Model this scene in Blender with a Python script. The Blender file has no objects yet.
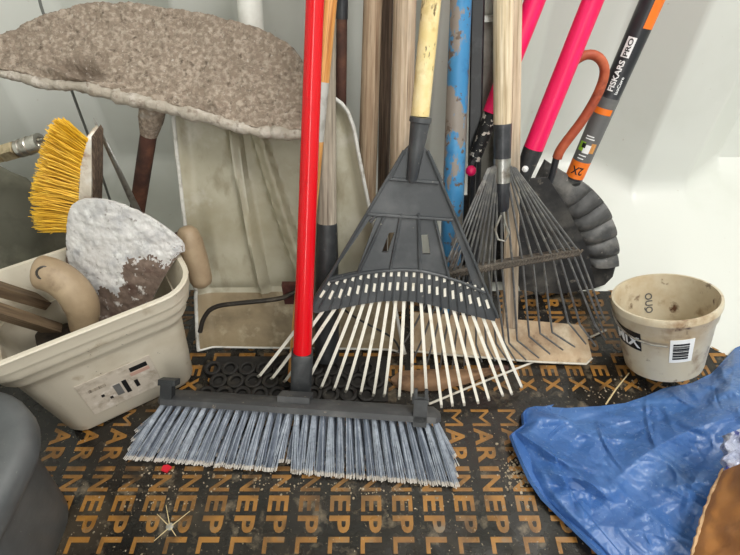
import bpy, bmesh, math, random
from mathutils import Vector, Matrix, noise
from mathutils.geometry import tessellate_polygon
random.seed(7)
C = bpy.context.scene.collection
SC = bpy.context.scene
V = Vector

# ------------------------------------------------------------------ camera maths
H = 0.68                     # eye height above the floor
FPX = 513.0                  # focal length for a 740 px wide frame
CP = SP = math.sqrt(0.5)     # pitched 45 degrees down
def ray(px, py):
    u = (px-370.0)/FPX; v = (py-277.5)/FPX
    return V((u, CP - v*SP, -(SP + v*CP)))
EYE = V((0, 0, H))
def F(px, py, Z=0.0):        # point at height Z
    r = ray(px, py); return EYE + r*((Z-H)/r.z)
def W(px, py, Y):            # point at distance Y
    r = ray(px, py); return EYE + r*(Y/r.y)
def L(px, py, pl):           # point on the leaning plane Y = Y0 + k Z
    r = ray(px, py); t = (pl[0] + pl[1]*H)/(r.y - pl[1]*r.z); return EYE + r*t
def depth(p):                # along the optical axis
    return p.y*CP + (H-p.z)*SP
def pw(p, px):               # metres of px pixels at point p
    return px*depth(p)/FPX
def plane_n(pl): return V((0, -1, pl[1])).normalized()

# ------------------------------------------------------------------ materials
def lin(c):
    o = []
    for x in c[:3]:
        x /= 255.0
        o.append(x/12.92 if x <= .04045 else ((x+.055)/1.055)**2.4)
    return (*o, 1)
def mat(name, base, layers=(), rough=.6, metal=0, bump=0, bscale=60, bstretch=(1,1,1), coord='Object', spec=.5, rvar=0, trans=0, sss=0):
    """layers: (colour, scale, lo, hi, stretch, detail)"""
    m = bpy.data.materials.new(name); m.use_nodes = True
    nt = m.node_tree; N = nt.nodes; K = nt.links
    b = N['Principled BSDF']
    b.inputs['Roughness'].default_value = rough; b.inputs['Metallic'].default_value = metal
    b.inputs['Specular IOR Level'].default_value = spec
    if trans: b.inputs['Transmission Weight'].default_value = trans
    tc = N.new('ShaderNodeTexCoord')
    def nz(scale, stretch, detail=4, off=0, dist=0):
        mp = N.new('ShaderNodeMapping'); mp.inputs['Scale'].default_value = stretch
        mp.inputs['Location'].default_value = (off, off*.7, off*.3)
        K.new(tc.outputs[coord], mp.inputs['Vector'])
        n = N.new('ShaderNodeTexNoise'); n.inputs['Scale'].default_value = scale
        n.inputs['Detail'].default_value = detail; n.inputs['Roughness'].default_value = .6
        n.inputs['Distortion'].default_value = dist
        K.new(mp.outputs['Vector'], n.inputs['Vector']); return n
    prev = None
    for i, ly in enumerate(layers):
        col, sc, lo, hi = ly[:4]
        st = ly[4] if len(ly) > 4 else (1,1,1); de = ly[5] if len(ly) > 5 else 5
        n = nz(sc, st, de, i*3.7+1)
        rp = N.new('ShaderNodeMapRange'); rp.inputs['From Min'].default_value = lo; rp.inputs['From Max'].default_value = hi
        K.new(n.outputs['Fac'], rp.inputs['Value'])
        mx = N.new('ShaderNodeMix'); mx.data_type = 'RGBA'
        K.new(rp.outputs['Result'], mx.inputs['Factor'])
        if prev is None: mx.inputs['A'].default_value = lin(base)
        else: K.new(prev, mx.inputs['A'])
        mx.inputs['B'].default_value = lin(col); prev = mx.outputs['Result']
    if prev is None: b.inputs['Base Color'].default_value = lin(base)
    else: K.new(prev, b.inputs['Base Color'])
    if bump:
        n = nz(bscale, bstretch, 5, 9)
        bp = N.new('ShaderNodeBump'); bp.inputs['Strength'].default_value = bump; bp.inputs['Distance'].default_value = .004
        K.new(n.outputs['Fac'], bp.inputs['Height']); K.new(bp.outputs['Normal'], b.inputs['Normal'])
    if rvar:
        n = nz(14, (1,1,1), 4, 20)
        rp = N.new('ShaderNodeMapRange'); rp.inputs['From Min'].default_value = .35; rp.inputs['From Max'].default_value = .65
        rp.inputs['To Min'].default_value = max(0.02, rough-rvar); rp.inputs['To Max'].default_value = min(1, rough+rvar)
        K.new(n.outputs['Fac'], rp.inputs['Value']); K.new(rp.outputs['Result'], b.inputs['Roughness'])
    return m
GR = (1,1,.06)   # grain along local z
def wood(name, c, dark, light, rough=.7, dirt=None):
    ls = [(light, 260, .42, .62, (1,1,.035)), (dark, 420, .52, .70, (1,1,.02)), (dark, 30, .55, .8, (1,1,.15)), (light, 8, .55, .8, (1,1,.5))]
    if dirt: ls.append((dirt, 22, .5, .72, (1,1,.3)))
    return mat(name, c, ls, rough, bump=.3, bscale=380, bstretch=(1,1,.04))

MT = {}
MT['red'] = mat('red_paint', (214,12,26), [((180,8,18), 25, .62,.8)], .16)
MT['black'] = mat('black_plastic', (38,40,42), [((62,64,66), 40,.5,.75), ((105,100,92), 90,.66,.75)], .5, bump=.1, bscale=200)
MT['head_plastic'] = mat('grey_broom_plastic', (62,63,65), [((86,86,86), 30,.5,.75), ((150,140,122), 120,.65,.74)], .55, bump=.1, bscale=150)
MT['rake_plastic'] = mat('dark_rake_plastic', (60,63,66), [((88,90,92), 18,.48,.75), ((150,146,136), 130,.68,.76), ((120,116,108), 7,.6,.85,(1,1,.4))], .42, bump=.12, bscale=120)
MT['tine_white'] = mat('pale_tine_plastic', (226,222,210), [((190,178,156), 40,.55,.75), ((140,116,90), 60,.66,.76)], .45)
MT['bristle'] = mat('blue_grey_bristles', (150,158,170), [((184,192,202), 60,.45,.7), ((118,124,134), 200,.5,.7)], .5)
MT['bristle_dark'] = mat('dark_blue_grey_bristles', (98,106,120), [((124,132,146), 60,.45,.7)], .5)
MT['bristle_tip'] = mat('dusty_bristle_tips', (206,200,192), [((150,140,126), 150,.5,.7)], .8)
MT['yellow_bristle'] = mat('yellow_bristles', (230,178,28), [((250,208,70), 80,.48,.7), ((186,136,34), 60,.55,.78)], .55)
MT['brush_white'] = mat('dusty_brush_wood', (226,216,200), [((170,140,118), 60,.5,.7), ((245,240,232), 40,.5,.7)], .85, bump=.4, bscale=90)
MT['concrete'] = mat('caked_mortar', (142,127,112), [((176,162,147), 150,.46,.62), ((100,87,75), 120,.56,.70), ((126,111,97), 10,.5,.7), ((196,188,178), 260,.62,.72), ((168,170,166), 11,.64,.72)], .92, bump=1.0, bscale=210)
MT['lip'] = mat('scraped_mortar_edge', (172,163,150), [((196,188,178), 60,.48,.65), ((128,114,102), 90,.55,.7)], .9, bump=.8, bscale=160)
MT['rust'] = mat('rusty_brown_steel', (78,48,38), [((108,70,52), 40,.5,.7), ((54,36,30), 25,.5,.7), ((150,140,130), 30,.68,.78)], .75, bump=.3)
MT['scoop'] = mat('grubby_pale_plastic', (172,167,148), [((142,134,108), 7,.42,.7), ((120,110,84), 24,.54,.78,(1,1,.3)), ((196,193,182), 12,.58,.8)], .42, bump=.06)
MT['scoop_lip'] = mat('brown_dirty_lip', (142,126,98), [((110,96,72), 14,.48,.7), ((170,158,132), 40,.55,.75)], .6, bump=.2)
MT['scoop_rim'] = mat('pale_rim', (205,204,198), [((160,156,146), 60,.5,.7)], .4)
MT['white_pipe'] = mat('white_pipe', (226,226,220), [((200,198,190), 20,.5,.75)], .4)
MT['wall'] = mat('white_painted_steel', (214,216,210), [((205,207,199), 4,.5,.75), ((190,184,172), 90,.70,.76)], .36)
MT['sill'] = MT['wall']
MT['wood_pale'] = wood('pale_weathered_wood', (190,168,142), (132,108,86), (214,196,172), .75, (150,140,126))
MT['wood_ash'] = wood('ash_wood', (170,144,118), (122,96,74), (196,174,148), .75)
MT['wood_grey'] = wood('grey_weathered_wood', (146,136,122), (104,94,82), (176,166,150), .85)
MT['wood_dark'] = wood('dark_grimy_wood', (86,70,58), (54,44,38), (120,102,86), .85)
MT['wood_var'] = wood('varnished_wood', (206,142,74), (150,92,44), (226,170,104), .35)
MT['wood_rake'] = wood('pale_rake_wood', (206,188,156), (150,128,98), (226,212,186), .7)
MT['wood_tool'] = wood('smooth_worn_wood', (150,124,98), (118,96,76), (180,156,130), .6)
MT['grip'] = mat('smooth_worn_grip', (152,132,106), [((172,152,124), 20,.48,.7), ((118,98,76), 34,.52,.74)], .55, bump=.1, bscale=120)
MT['wood_board'] = wood('old_board', (104,86,66), (74,60,46), (128,108,84), .9)
MT['silver'] = mat('silver_paint', (196,196,192), [((150,144,136), 50,.5,.7)], .4, .3)
MT['steel'] = mat('bare_steel', (170,170,166), [((120,112,102), 60,.5,.7)], .32, .85)
MT['chrome'] = mat('dull_chrome', (196,194,186), [((140,130,118), 40,.52,.7)], .3, .9)
MT['darksteel'] = mat('dark_bent_steel', (60,56,52), [((96,88,78), 50,.5,.7)], .4, .6)
MT['wire'] = mat('dark_tine_steel', (104,104,104), [((140,138,132), 80,.5,.72), ((80,70,62), 50,.58,.75)], .42, .5)
MT['wirebright'] = mat('galvanised_wire', (176,174,166), [((120,108,92), 80,.5,.7)], .4, .7)
MT['brass'] = mat('dirty_brass', (196,180,148), [((140,124,96), 60,.5,.7)], .4, .8)
MT['blue'] = mat('chipped_blue_paint', (66,136,186), [((98,166,208), 10,.5,.75), ((48,110,164), 30,.55,.75), ((142,134,126), 34,.515,.55,(1,1,.5)), ((104,88,76), 60,.57,.61)], .4, bump=.3, bscale=40)
MT['yellow_wrap'] = mat('scuffed_cream_paint', (222,200,140), [((240,226,184), 20,.45,.7), ((98,84,60), 120,.60,.65,(1,1,.35)), ((180,150,86), 26,.55,.75)], .4)
MT['blackpole'] = mat('black_coated_steel', (40,42,46), [((74,76,80), 30,.52,.75)], .35)
MT['channel'] = mat('grey_galvanised_strip', (140,138,130), [((110,106,98), 30,.5,.7)], .5, .3)
MT['pink'] = mat('pink_fibreglass', (232,10,88), [((248,40,112), 140,.5,.72,(1,1,.1)), ((190,4,70), 40,.6,.8)], .4)
MT['speckle'] = mat('speckled_black_grip', (26,26,28), [((214,206,196), 110,.565,.585)], .6, bump=.4, bscale=70)
MT['orange_rust'] = mat('red_oxide_bar', (158,70,42), [((186,96,62), 30,.5,.7), ((118,48,30), 50,.55,.75)], .6, bump=.15)
MT['black_scoop'] = mat('dusty_black_rubber', (44,44,45), [((86,84,80), 14,.48,.7), ((130,124,114), 60,.62,.74), ((30,30,31), 30,.5,.7)], .6, bump=.3, bscale=60)
MT['pleat'] = mat('worn_black_pleats', (70,70,70), [((120,117,112), 20,.46,.7), ((48,48,48), 40,.52,.7), ((164,156,146), 90,.64,.74)], .5, bump=.3, bscale=60)
MT['label_grey'] = mat('grey_sleeve', (98,98,98), [((116,116,114), 40,.5,.7)], .5)
MT['label_orange'] = mat('orange_print', (236,120,30), [((220,104,24), 60,.5,.7)], .5)
MT['text_white'] = mat('white_print', (232,234,234), (), .5)
MT['text_black'] = mat('black_print', (22,22,24), (), .5)
MT['text_green'] = mat('green_print', (140,190,50), (), .5)
MT['pail'] = mat('grubby_white_pail', (206,198,181), [((180,168,146), 8,.5,.75), ((156,138,112), 26,.6,.78), ((70,58,48), 170,.70,.73)], .45, bump=.05)
MT['pail_label'] = mat('worn_paper_label', (196,186,172), [((160,148,132), 50,.48,.7), ((214,206,196), 70,.55,.7)], .7)
MT['faded_red'] = mat('faded_red_print', (186,150,136), (), .7)
MT['caked'] = mat('white_caked_trowel', (206,204,202), [((172,172,174), 50,.45,.68), ((226,226,224), 70,.52,.7), ((140,134,130), 130,.6,.7)], .85, bump=.7, bscale=80)
MT['caked_brown'] = mat('brown_stained_steel', (106,90,80), [((134,116,104), 60,.48,.7), ((86,64,56), 40,.52,.72), ((206,202,198), 75,.58,.64)], .85, bump=.6, bscale=80)
MT['cup'] = mat('grubby_clear_tub', (206,196,172), [((184,164,132), 14,.44,.68), ((142,114,84), 26,.54,.72), ((92,64,46), 44,.62,.72)], .35, bump=.05)
MT['tarp'] = mat('blue_tarp_weave', (64,103,162), [((88,126,180), 9,.45,.72), ((50,86,142), 20,.52,.74), ((140,166,200), 200,.62,.74)], .27, bump=.35, bscale=120, rvar=.08)
MT['kraft'] = mat('brown_kraft_paper', (176,120,66), [((198,142,86), 14,.45,.7), ((146,96,50), 30,.55,.75)], .6, bump=.3, bscale=30)
MT['kraft_edge'] = mat('torn_paper_edge', (212,176,136), [((160,120,84), 90,.5,.7)], .9)
MT['shade_filler'] = mat('dark_shade_tone', (58,50,42), [((80,70,58), 30,.5,.7), ((40,34,30), 50,.5,.7)], .95, bump=.3)  # dark tone for the shade inside the pail
MT['mat'] = mat('dirty_black_rubber', (30,27,24), [((64,58,48), 30,.55,.75), ((20,18,16), 40,.5,.7)], .75, bump=.3)
MT['film'] = mat('clear_plastic_film', (176,182,202), [((50,60,130), 34,.50,.58)], .15, bump=.6, bscale=90)
MT['bin'] = mat('dusty_black_bin', (78,81,83), [((106,108,109), 8,.45,.75), ((150,150,146), 260,.70,.74)], .45, bump=.08, bscale=120)
MT['shade_lump'] = mat('grey_shade_tone', (88,87,75), [((122,120,104), 10,.48,.7), ((70,68,58), 14,.5,.7)], .85, bump=.3, bscale=25)  # grey-green tone for the shaded wall behind the pail
MT['beige'] = mat('mud_stained_blade', (180,156,126), [((140,114,88), 14,.46,.66), ((212,198,172), 18,.52,.75), ((116,92,70), 50,.6,.75)], .75, bump=.4, bscale=60)
MT['edge_pale'] = mat('worn_pale_edge', (206,200,186), [((160,148,128), 60,.5,.7)], .6)
MT['crossbar'] = mat('grimy_crossbar', (84,77,69), [((116,106,94), 70,.5,.7), ((66,56,48), 60,.52,.7)], .8, bump=.5, bscale=120)
MT['spade'] = mat('muddy_rust_spade', (144,112,84), [((160,126,96), 18,.48,.72), ((84,60,46), 30,.5,.7)], .85, bump=.6, bscale=60)
MT['clamp'] = mat('dark_red_bracket', (72,36,34), [((104,66,56), 50,.5,.7)], .6)
MT['darkred'] = mat('dark_red_plastic', (120,28,34), [((160,60,60), 60,.5,.7)], .5)
MT['straw'] = mat('pale_straw', (206,186,142), (), .8)
MT['grit'] = mat('dust_and_grit', (150,136,114), [((190,178,158), 60,.5,.7), ((96,82,66), 90,.5,.7)], .95)
MT['redbit'] = mat('red_scrap', (200,24,44), (), .5)
MT['white_rod'] = mat('white_stick', (212,206,194), [((150,140,122), 60,.52,.7)], .6)
MT['cable'] = mat('black_cable', (28,28,28), (), .5)
MT['greycable'] = mat('grey_cable', (120,122,118), (), .5)
DUST = [((84,74,60), 7,.54,.88), ((36,32,27), 16,.50,.72), ((150,136,112), 240,.64,.72), ((118,106,88), 36,.58,.76)]
MT['film_floor'] = mat('black_floor_film', (27,25,22), [((42,36,30), 20,.45,.7), *DUST], .22, bump=.15, bscale=90, rvar=.14)
MT['letters'] = mat('ochre_floor_print', (152,107,48), [((118,82,40), 20,.42,.68), ((58,46,32), 6,.54,.76), *DUST], .34, bump=.12, bscale=90, rvar=.12)

# ------------------------------------------------------------------ mesh builder
class MB:
    def __init__(s): s.v = []; s.f = []; s.m = []
    def add(s, vs, fs, mi=0):
        o = len(s.v); s.v += [tuple(v) for v in vs]
        for f in fs: s.f.append(tuple(o+i for i in f)); s.m.append(mi)
        return s
    def tube(s, pts, rad, n=10, mi=0, caps=True, flat=1.0, up=None):
        pts = [V(p) for p in pts]
        if not hasattr(rad, '__len__'): rad = [rad]*len(pts)
        vs = []; prev = None
        for i, p in enumerate(pts):
            a = pts[max(0, i-1)]; b = pts[min(len(pts)-1, i+1)]
            t = (b-a).normalized()
            if prev is None:
                u = V(up) if up is not None else (V((0,0,1)) if abs(t.z) < .9 else V((0,-1,0)))
            else: u = prev
            u = (u - t*u.dot(t)).normalized(); prev = u
            w = t.cross(u)
            for k in range(n):
                g = 2*math.pi*k/n
                vs.append(p + (u*math.cos(g)*flat + w*math.sin(g))*rad[i])
        fs = []
        for i in range(len(pts)-1):
            for k in range(n):
                k2 = (k+1) % n
                fs.append((i*n+k, i*n+k2, (i+1)*n+k2, (i+1)*n+k))
        if caps:
            fs.append(tuple(range(n-1, -1, -1))); fs.append(tuple((len(pts)-1)*n+k for k in range(n)))
        return s.add(vs, fs, mi)
    def box(s, c, ax, ay, az, mi=0):
        """box from centre and three half-axis vectors"""
        c, ax, ay, az = V(c), V(ax), V(ay), V(az)
        vs = [c+ax*i+ay*j+az*k for k in (-1,1) for j in (-1,1) for i in (-1,1)]
        return s.add(vs, [(0,2,3,1),(4,5,7,6),(0,1,5,4),(2,6,7,3),(0,4,6,2),(1,3,7,5)], mi)
    def rings(s, rings, mi=0, close=True, cap0=True, cap1=True):
        n = len(rings[0]); vs = [p for r in rings for p in r]; fs = []
        for i in range(len(rings)-1):
            for k in range(n if close else n-1):
                k2 = (k+1) % n
                fs.append((i*n+k, i*n+k2, (i+1)*n+k2, (i+1)*n+k))
        if cap0: fs.append(tuple(range(n-1,-1,-1)))
        if cap1: fs.append(tuple((len(rings)-1)*n+k for k in range(n)))
        return s.add(vs, fs, mi)
    def plate(s, loop, holes, nrm, th, mi=0):
        """polygon with holes, thickened by th against the normal"""
        loops = [[V(p) for p in loop]] + [[V(p) for p in h] for h in holes]
        flat = [p for l in loops for p in l]; n = len(flat)
        tri = tessellate_polygon(loops)
        nrm = V(nrm).normalized()
        vs = flat + [p - nrm*th for p in flat]
        fs = []
        for t in tri:
            a, b, c = (flat[i] for i in t)
            if (b-a).cross(c-a).dot(nrm) < 0: t = (t[0], t[2], t[1])
            fs.append(tuple(t)); fs.append((t[0]+n, t[2]+n, t[1]+n))
        o = 0
        for l in loops:
            m = len(l)
            for i in range(m):
                j = (i+1) % m
                fs.append((o+i, o+i+n, o+j+n, o+j))
            o += m
        return s.add(vs, fs, mi)
    def slab(s, top, bot, mi=0, mb=None):
        """closed sheet between two equal grids (rows of points)"""
        nr, nc = len(top), len(top[0]); n = nr*nc
        vs = [p for r in top for p in r] + [p for r in bot for p in r]
        ft, fb = [], []
        for i in range(nr-1):
            for j in range(nc-1):
                a = i*nc+j; q = (a, a+nc, a+nc+1, a+1)
                ft.append(q); fb.append(tuple(n+x for x in reversed(q)))
        def side(ids): return [(ids[i], ids[i+1], n+ids[i+1], n+ids[i]) for i in range(len(ids)-1)]
        e = side([j for j in range(nc)]) + side([ (nr-1)*nc+j for j in range(nc)][::-1])
        e += side([i*nc for i in range(nr)][::-1]) + side([i*nc+nc-1 for i in range(nr)])
        o = len(s.v); s.add(vs, ft+fb, mi)
        for f in e: s.f.append(tuple(o+i for i in f)); s.m.append(mi if mb is None else mb)
        return s
    def build(s, name, mats, parent=None, smooth=True, angle=40, M=None, fix=True):
        me = bpy.data.meshes.new(name); me.from_pydata(s.v, [], s.f)
        if not isinstance(mats, (list, tuple)): mats = [mats]
        for m in mats: me.materials.append(MT[m] if isinstance(m, str) else m)
        me.polygons.foreach_set('material_index', s.m)
        if fix:
            bm = bmesh.new(); bm.from_mesh(me)
            bmesh.ops.recalc_face_normals(bm, faces=bm.faces); bm.to_mesh(me); bm.free()
        if smooth:
            me.polygons.foreach_set('use_smooth', [True]*len(me.polygons)); me.set_sharp_from_angle(angle=math.radians(angle))
        me.update()
        o = bpy.data.objects.new(name, me); C.objects.link(o)
        if parent is not None:
            o.parent = parent
            base = Matrix.Translation(-parent_world(parent))
            o.matrix_local = base @ (M if M is not None else Matrix())
        elif M is not None: o.matrix_world = M
        return o
_loc = {}
def parent_world(p): return _loc.get(p.name, V((0,0,0)))
def thing(name, label, cat, loc, group=None):
    o = bpy.data.objects.new(name, None); C.objects.link(o); o.location = loc
    o.empty_display_size = .03
    _loc[o.name] = V(loc); return tag(o, label, cat, group)
def tag(o, label, cat=None, group=None, kind=None):
    o['label'] = label
    if cat: o['category'] = cat
    if group: o['group'] = group
    if kind: o['kind'] = kind
    return o
def recentre(o, loc):
    """put the origin of a single-mesh thing at its base"""
    loc = V(loc); o.data.transform(Matrix.Translation(-loc)); o.location = loc; return o

def resample(poly, n):
    poly = [V((*p, 0)) if len(p) == 2 else V(p) for p in poly]
    d = [0]
    for a, b in zip(poly, poly[1:]): d.append(d[-1]+(b-a).length)
    out = []; k = 0
    for i in range(n):
        t = d[-1]*i/(n-1)
        while k < len(d)-2 and d[k+1] < t: k += 1
        f = (t-d[k])/max(1e-9, d[k+1]-d[k]); out.append(poly[k].lerp(poly[k+1], min(1, max(0, f))))
    return out
def smooth_poly(pts, it=2):
    pts = [V((*p,0)) if len(p) == 2 else V(p) for p in pts]
    for _ in range(it):
        q = [pts[0]]
        for a, b in zip(pts, pts[1:]): q += [a.lerp(b,.25), a.lerp(b,.75)]
        pts = q + [pts[-1]]
    return pts
def nz(p, s, o=0): return noise.fractal(V(p)*s + V((o,o*1.3,o*.7)), 1.0, 2.0, 4)
def sm(a, b, x):
    t = min(1, max(0, (x-a)/(b-a))); return t*t*(3-2*t)

# text as flat polygons (x right, y up), scaled to size
_dg = None
def text2d(body, h, bold=0.0, w=None, fine=False):
    cu = bpy.data.curves.new('lettering', 'FONT'); cu.body = body; cu.size = 1; cu.offset = bold; cu.resolution_u = 3
    o = bpy.data.objects.new('lettering', cu); C.objects.link(o)
    bpy.context.view_layer.update()
    me = bpy.data.meshes.new_from_object(o.evaluated_get(bpy.context.evaluated_depsgraph_get()))
    if fine:   # finer faces, so that the lettering can follow a round surface
        b = bmesh.new(); b.from_mesh(me); bmesh.ops.remove_doubles(b, verts=b.verts, dist=1e-5); bmesh.ops.triangulate(b, faces=b.faces)
        for _ in range(3):
            bmesh.ops.subdivide_edges(b, edges=[e for e in b.edges if e.calc_length() > .16], cuts=1); bmesh.ops.triangulate(b, faces=b.faces)
        b.to_mesh(me); b.free()
    vs = [v.co.copy() for v in me.vertices]; fs = [tuple(p.vertices) for p in me.polygons]
    bpy.data.objects.remove(o); bpy.data.curves.remove(cu); bpy.data.meshes.remove(me)
    x0 = min(v.x for v in vs); x1 = max(v.x for v in vs); y0 = min(v.y for v in vs); y1 = max(v.y for v in vs)
    sy = h/(y1-y0); sx = (w/(x1-x0)) if w else sy
    return [((v.x-x0)*sx, (v.y-y0)*sy) for v in vs], fs, (x1-x0)*sx

# local frame of a pole from a to b: z along it, x towards the camera
def frame(a, b, face=None):
    z = (b-a).normalized(); x = (face if face is not None else (EYE - (a+b)/2)); x = (x - z*x.dot(z)).normalized()
    y = z.cross(x)
    M = Matrix((x, y, z)).transposed().to_4x4(); M.translation = a
    return M
def shaft_mesh(prof, n=16, square=False, mi=0, mb=None):
    """prof: list of (z, r) along local z"""
    mb = mb or MB(); rs = []
    for z, r in prof:
        if square:
            c = r*.25; q = [(r,-r+c),(r,r-c),(r-c,r),(-r+c,r),(-r,r-c),(-r,-r+c),(-r+c,-r),(r-c,-r)]
            rs.append([(x, y, z) for x, y in q])
        else:
            rs.append([(r*math.cos(2*math.pi*k/n), r*math.sin(2*math.pi*k/n), z) for k in range(n)])
    return mb.rings(rs, mi)
class Pole:
    """a leaning round shaft seen between two pixels, on plane pl"""
    def __init__(s, p0, p1, pl, w0, w1, up=None, ymax=.845):
        s.a = L(*p0, pl); s.b = L(*p1, pl); s.len = (s.b-s.a).length
        s.d = (s.b-s.a).normalized(); s.M = frame(s.a, s.b)
        s.r0 = pw(s.a, w0)/2; s.r1 = pw(s.b, w1)/2
        ext = (ymax - s.b.y)/s.d.y if s.d.y > 1e-4 else .5
        s.up = min(.75, max(.02, ext)) if up is None else up
        s.px0, s.px1, s.pl = p0, p1, pl
    def r(s, z): return s.r0 + (s.r1-s.r0)*min(1, max(-.6, z/s.len))
    def z_at(s, py):
        """distance along the axis where it crosses image row py"""
        lo, hi = -1.0, 2.0
        for _ in range(50):
            m = (lo+hi)/2; p = s.a + s.d*m; q = p-EYE
            dz = q.y*CP - q.z*SP; v = (-(q.z)*CP - q.y*SP)/dz*FPX + 277.5
            if v > py: lo = m
            else: hi = m
        return lo
    def prof(s, z0, z1, k=1.0, n=8, round0=0):
        pr = []
        for i in range(n+1):
            z = z0 + (z1-z0)*i/n; pr.append((z, s.r(z)*k))
        return pr
    def part(s, name, m, parent, z0, z1, k=1.0, **kw):
        return shaft_mesh(s.prof(z0, z1, k), **kw).build(name, m, parent, M=s.M)
def floor_z(p):   # axis distance down to the floor
    return -p.a.z/p.d.z

# ------------------------------------------------------------------ setting
YW = .86
mbf = MB(); x0, x1, y0, y1 = -.86, 1.45, -.9, .98
mbf.add([(x0,y0,0),(x1,y0,0),(x1,y1,0),(x0,y1,0),(x0,y0,-.03),(x1,y0,-.03),(x1,y1,-.03),(x0,y1,-.03)],
        [(0,1,2,3),(4,7,6,5),(0,4,5,1),(1,5,6,2),(2,6,7,3),(3,7,4,0)])
ADV = dict(M=.83, A=.72, R=.72, I=.30, N=.72, E=.67, P=.67, L=.61, X=.67)
GW = dict(M=.70, A=.70, R=.60, I=.17, N=.58, E=.53, P=.55, L=.50, X=.66)
UNIT, CAP = .0386, .0262
glyph = {}
for ch in ADV: glyph[ch] = text2d(ch, CAP, .0 if ch == 'M' else .03, GW[ch]*UNIT)
for ci in range(-15, 20):
    bx = .1497 + ci*.0403 - .0403*0
    for wi in range(-1, 3):
        yy = .404 + .282*wi
        for ch in 'MARINEPLEX':
            vs, fs, gw = glyph[ch]
            off = (ADV[ch]*UNIT - gw)/2
            if -.5 < yy < .66:
                mbf.add([(bx+v, yy-off-u, .0004) for u, v in vs], fs, 1)
            yy -= ADV[ch]*UNIT
fl = mbf.build('floor', ['film_floor', 'letters'], smooth=False, fix=False); fl['kind'] = 'structure'

# back wall: corrugated steel sheet over a low white ramp at its foot
CX0, CPER, CD = .53, .42, .085
def corr(x):
    # ridge flat / slope / groove flat / slope, repeated
    t = (x - CX0) % CPER
    if t < .10: return 0
    if t < .20: return (t-.10)/.10*CD
    if t < CPER-.085: return CD
    return CD*(CPER-t)/.085
bw = MB(); xs = []; x = -.86
br = sorted(set([-.86, 1.45] + [round(CX0+CPER*k+d+e, 5) for k in range(-4,5) for d in (0,.10,.20,CPER-.085) for e in (-.006,0,.006) if -.85 < CX0+CPER*k+d+e < 1.44]))
top, bot = [], []
zs = [1.96,.9,.6,.4,.3,.2,.16,.13,.11,.095,.08,.07,.06,.05,.042,.034,.027,.02,.014,.009,.005,.002,0]
RAMP = .10
def ramp_y(z): return YW - .215*(max(0, RAMP-z)/RAMP)**2.6
def foot(x): return .215 + .15*sm(.44,.60,x)
def ramp_z(y): return 0 if y < YW-.215 else RAMP*(1-(max(0, YW-y)/.215)**(1/2.6))
def wall_pt(x, z): return (x, YW - foot(x)*(max(0, RAMP-z)/RAMP)**2.6 + corr(x)*sm(.035, .10, z), z)
br = sorted(set(br + [round(.41+.0213*k, 5) for k in range(12)]))
g1 = [[wall_pt(x, z) for x in br] for z in zs]
g2 = [[(x, .98, z) for x in br] for z in zs]
bw.slab(g1, g2)
o = bw.build('wall_back', 'wall', angle=50); o['kind'] = 'structure'
for nm, c_, h_ in (('wall_left', (-.88,.03,.98), (.02,.93,.98)), ('wall_right', (1.47,.03,.98), (.02,.93,.98)), ('ceiling', (.295,.03,1.98), (1.19,.93,.02)), ('unseen_door_leaf', (-.48,-.92,.98), (.40,.02,.98))):  # the closed door leaf is unseen, added to darken the left side
    m_ = MB(); m_.box(c_, (h_[0],0,0), (0,h_[1],0), (0,0,h_[2])); o = m_.build(nm, 'wall'); o['kind'] = 'structure'

# ------------------------------------------------------------------ push broom
PB = (.40, .40)
t = thing('push_broom', 'red-handled push broom with blue-grey bristles standing on the printed floor', 'broom', F(300,405))
p = Pole((302,360), (315,0), PB, 18.5, 18.5)
p.part('pole', 'red', t, 0, p.len+p.up)
s = shaft_mesh([(-.064, p.r0*1.12), (.012, p.r0*1.15), (.014, p.r0*1.05)], square=True)
s.build('socket', 'black', t, M=p.M)
tl, tr = F(125,459,.002), F(459,487,.002)
hl, hr = F(160,403,.062), F(438,422,.062)
ax = (hr-hl); ln = ax.length; axn = ax.normalized()
bd = (((tl-hl)+(tr-hr))/2); bd = (bd - axn*bd.dot(axn)).normalized()     # down the bristles
fn = axn.cross(bd).normalized()
if fn.dot(EYE-hl) < 0: fn = -fn                                            # towards the camera
hb = MB(); c0 = (hl+hr)/2
secs = [(-ln/2-.004, .6), (-ln/2+.004, 1), (ln/2-.004, 1), (ln/2+.004, .6)]
rs = []
for sx, k in secs:
    q = []
    for (a, b) in ((-.0,.005),(-.008,.005),(-.011,-.002),(-.013,-.018),(-.010,-.042),(0,-.042)):
        q.append(c0 + axn*sx + bd*(a*k) + fn*((b+.022)*k-.022+.004))
    rs.append(q)
hb.rings(rs)
sb = c0 + axn*((L(301,392,PB)-c0).dot(axn))
hb.box(sb - bd*.008 - fn*.018, axn*.022, bd*.012, fn*.016)
hb.build('head', 'head_plastic', t, angle=35)
bm_ = MB(); tips = MB()
NT = 33
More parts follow.
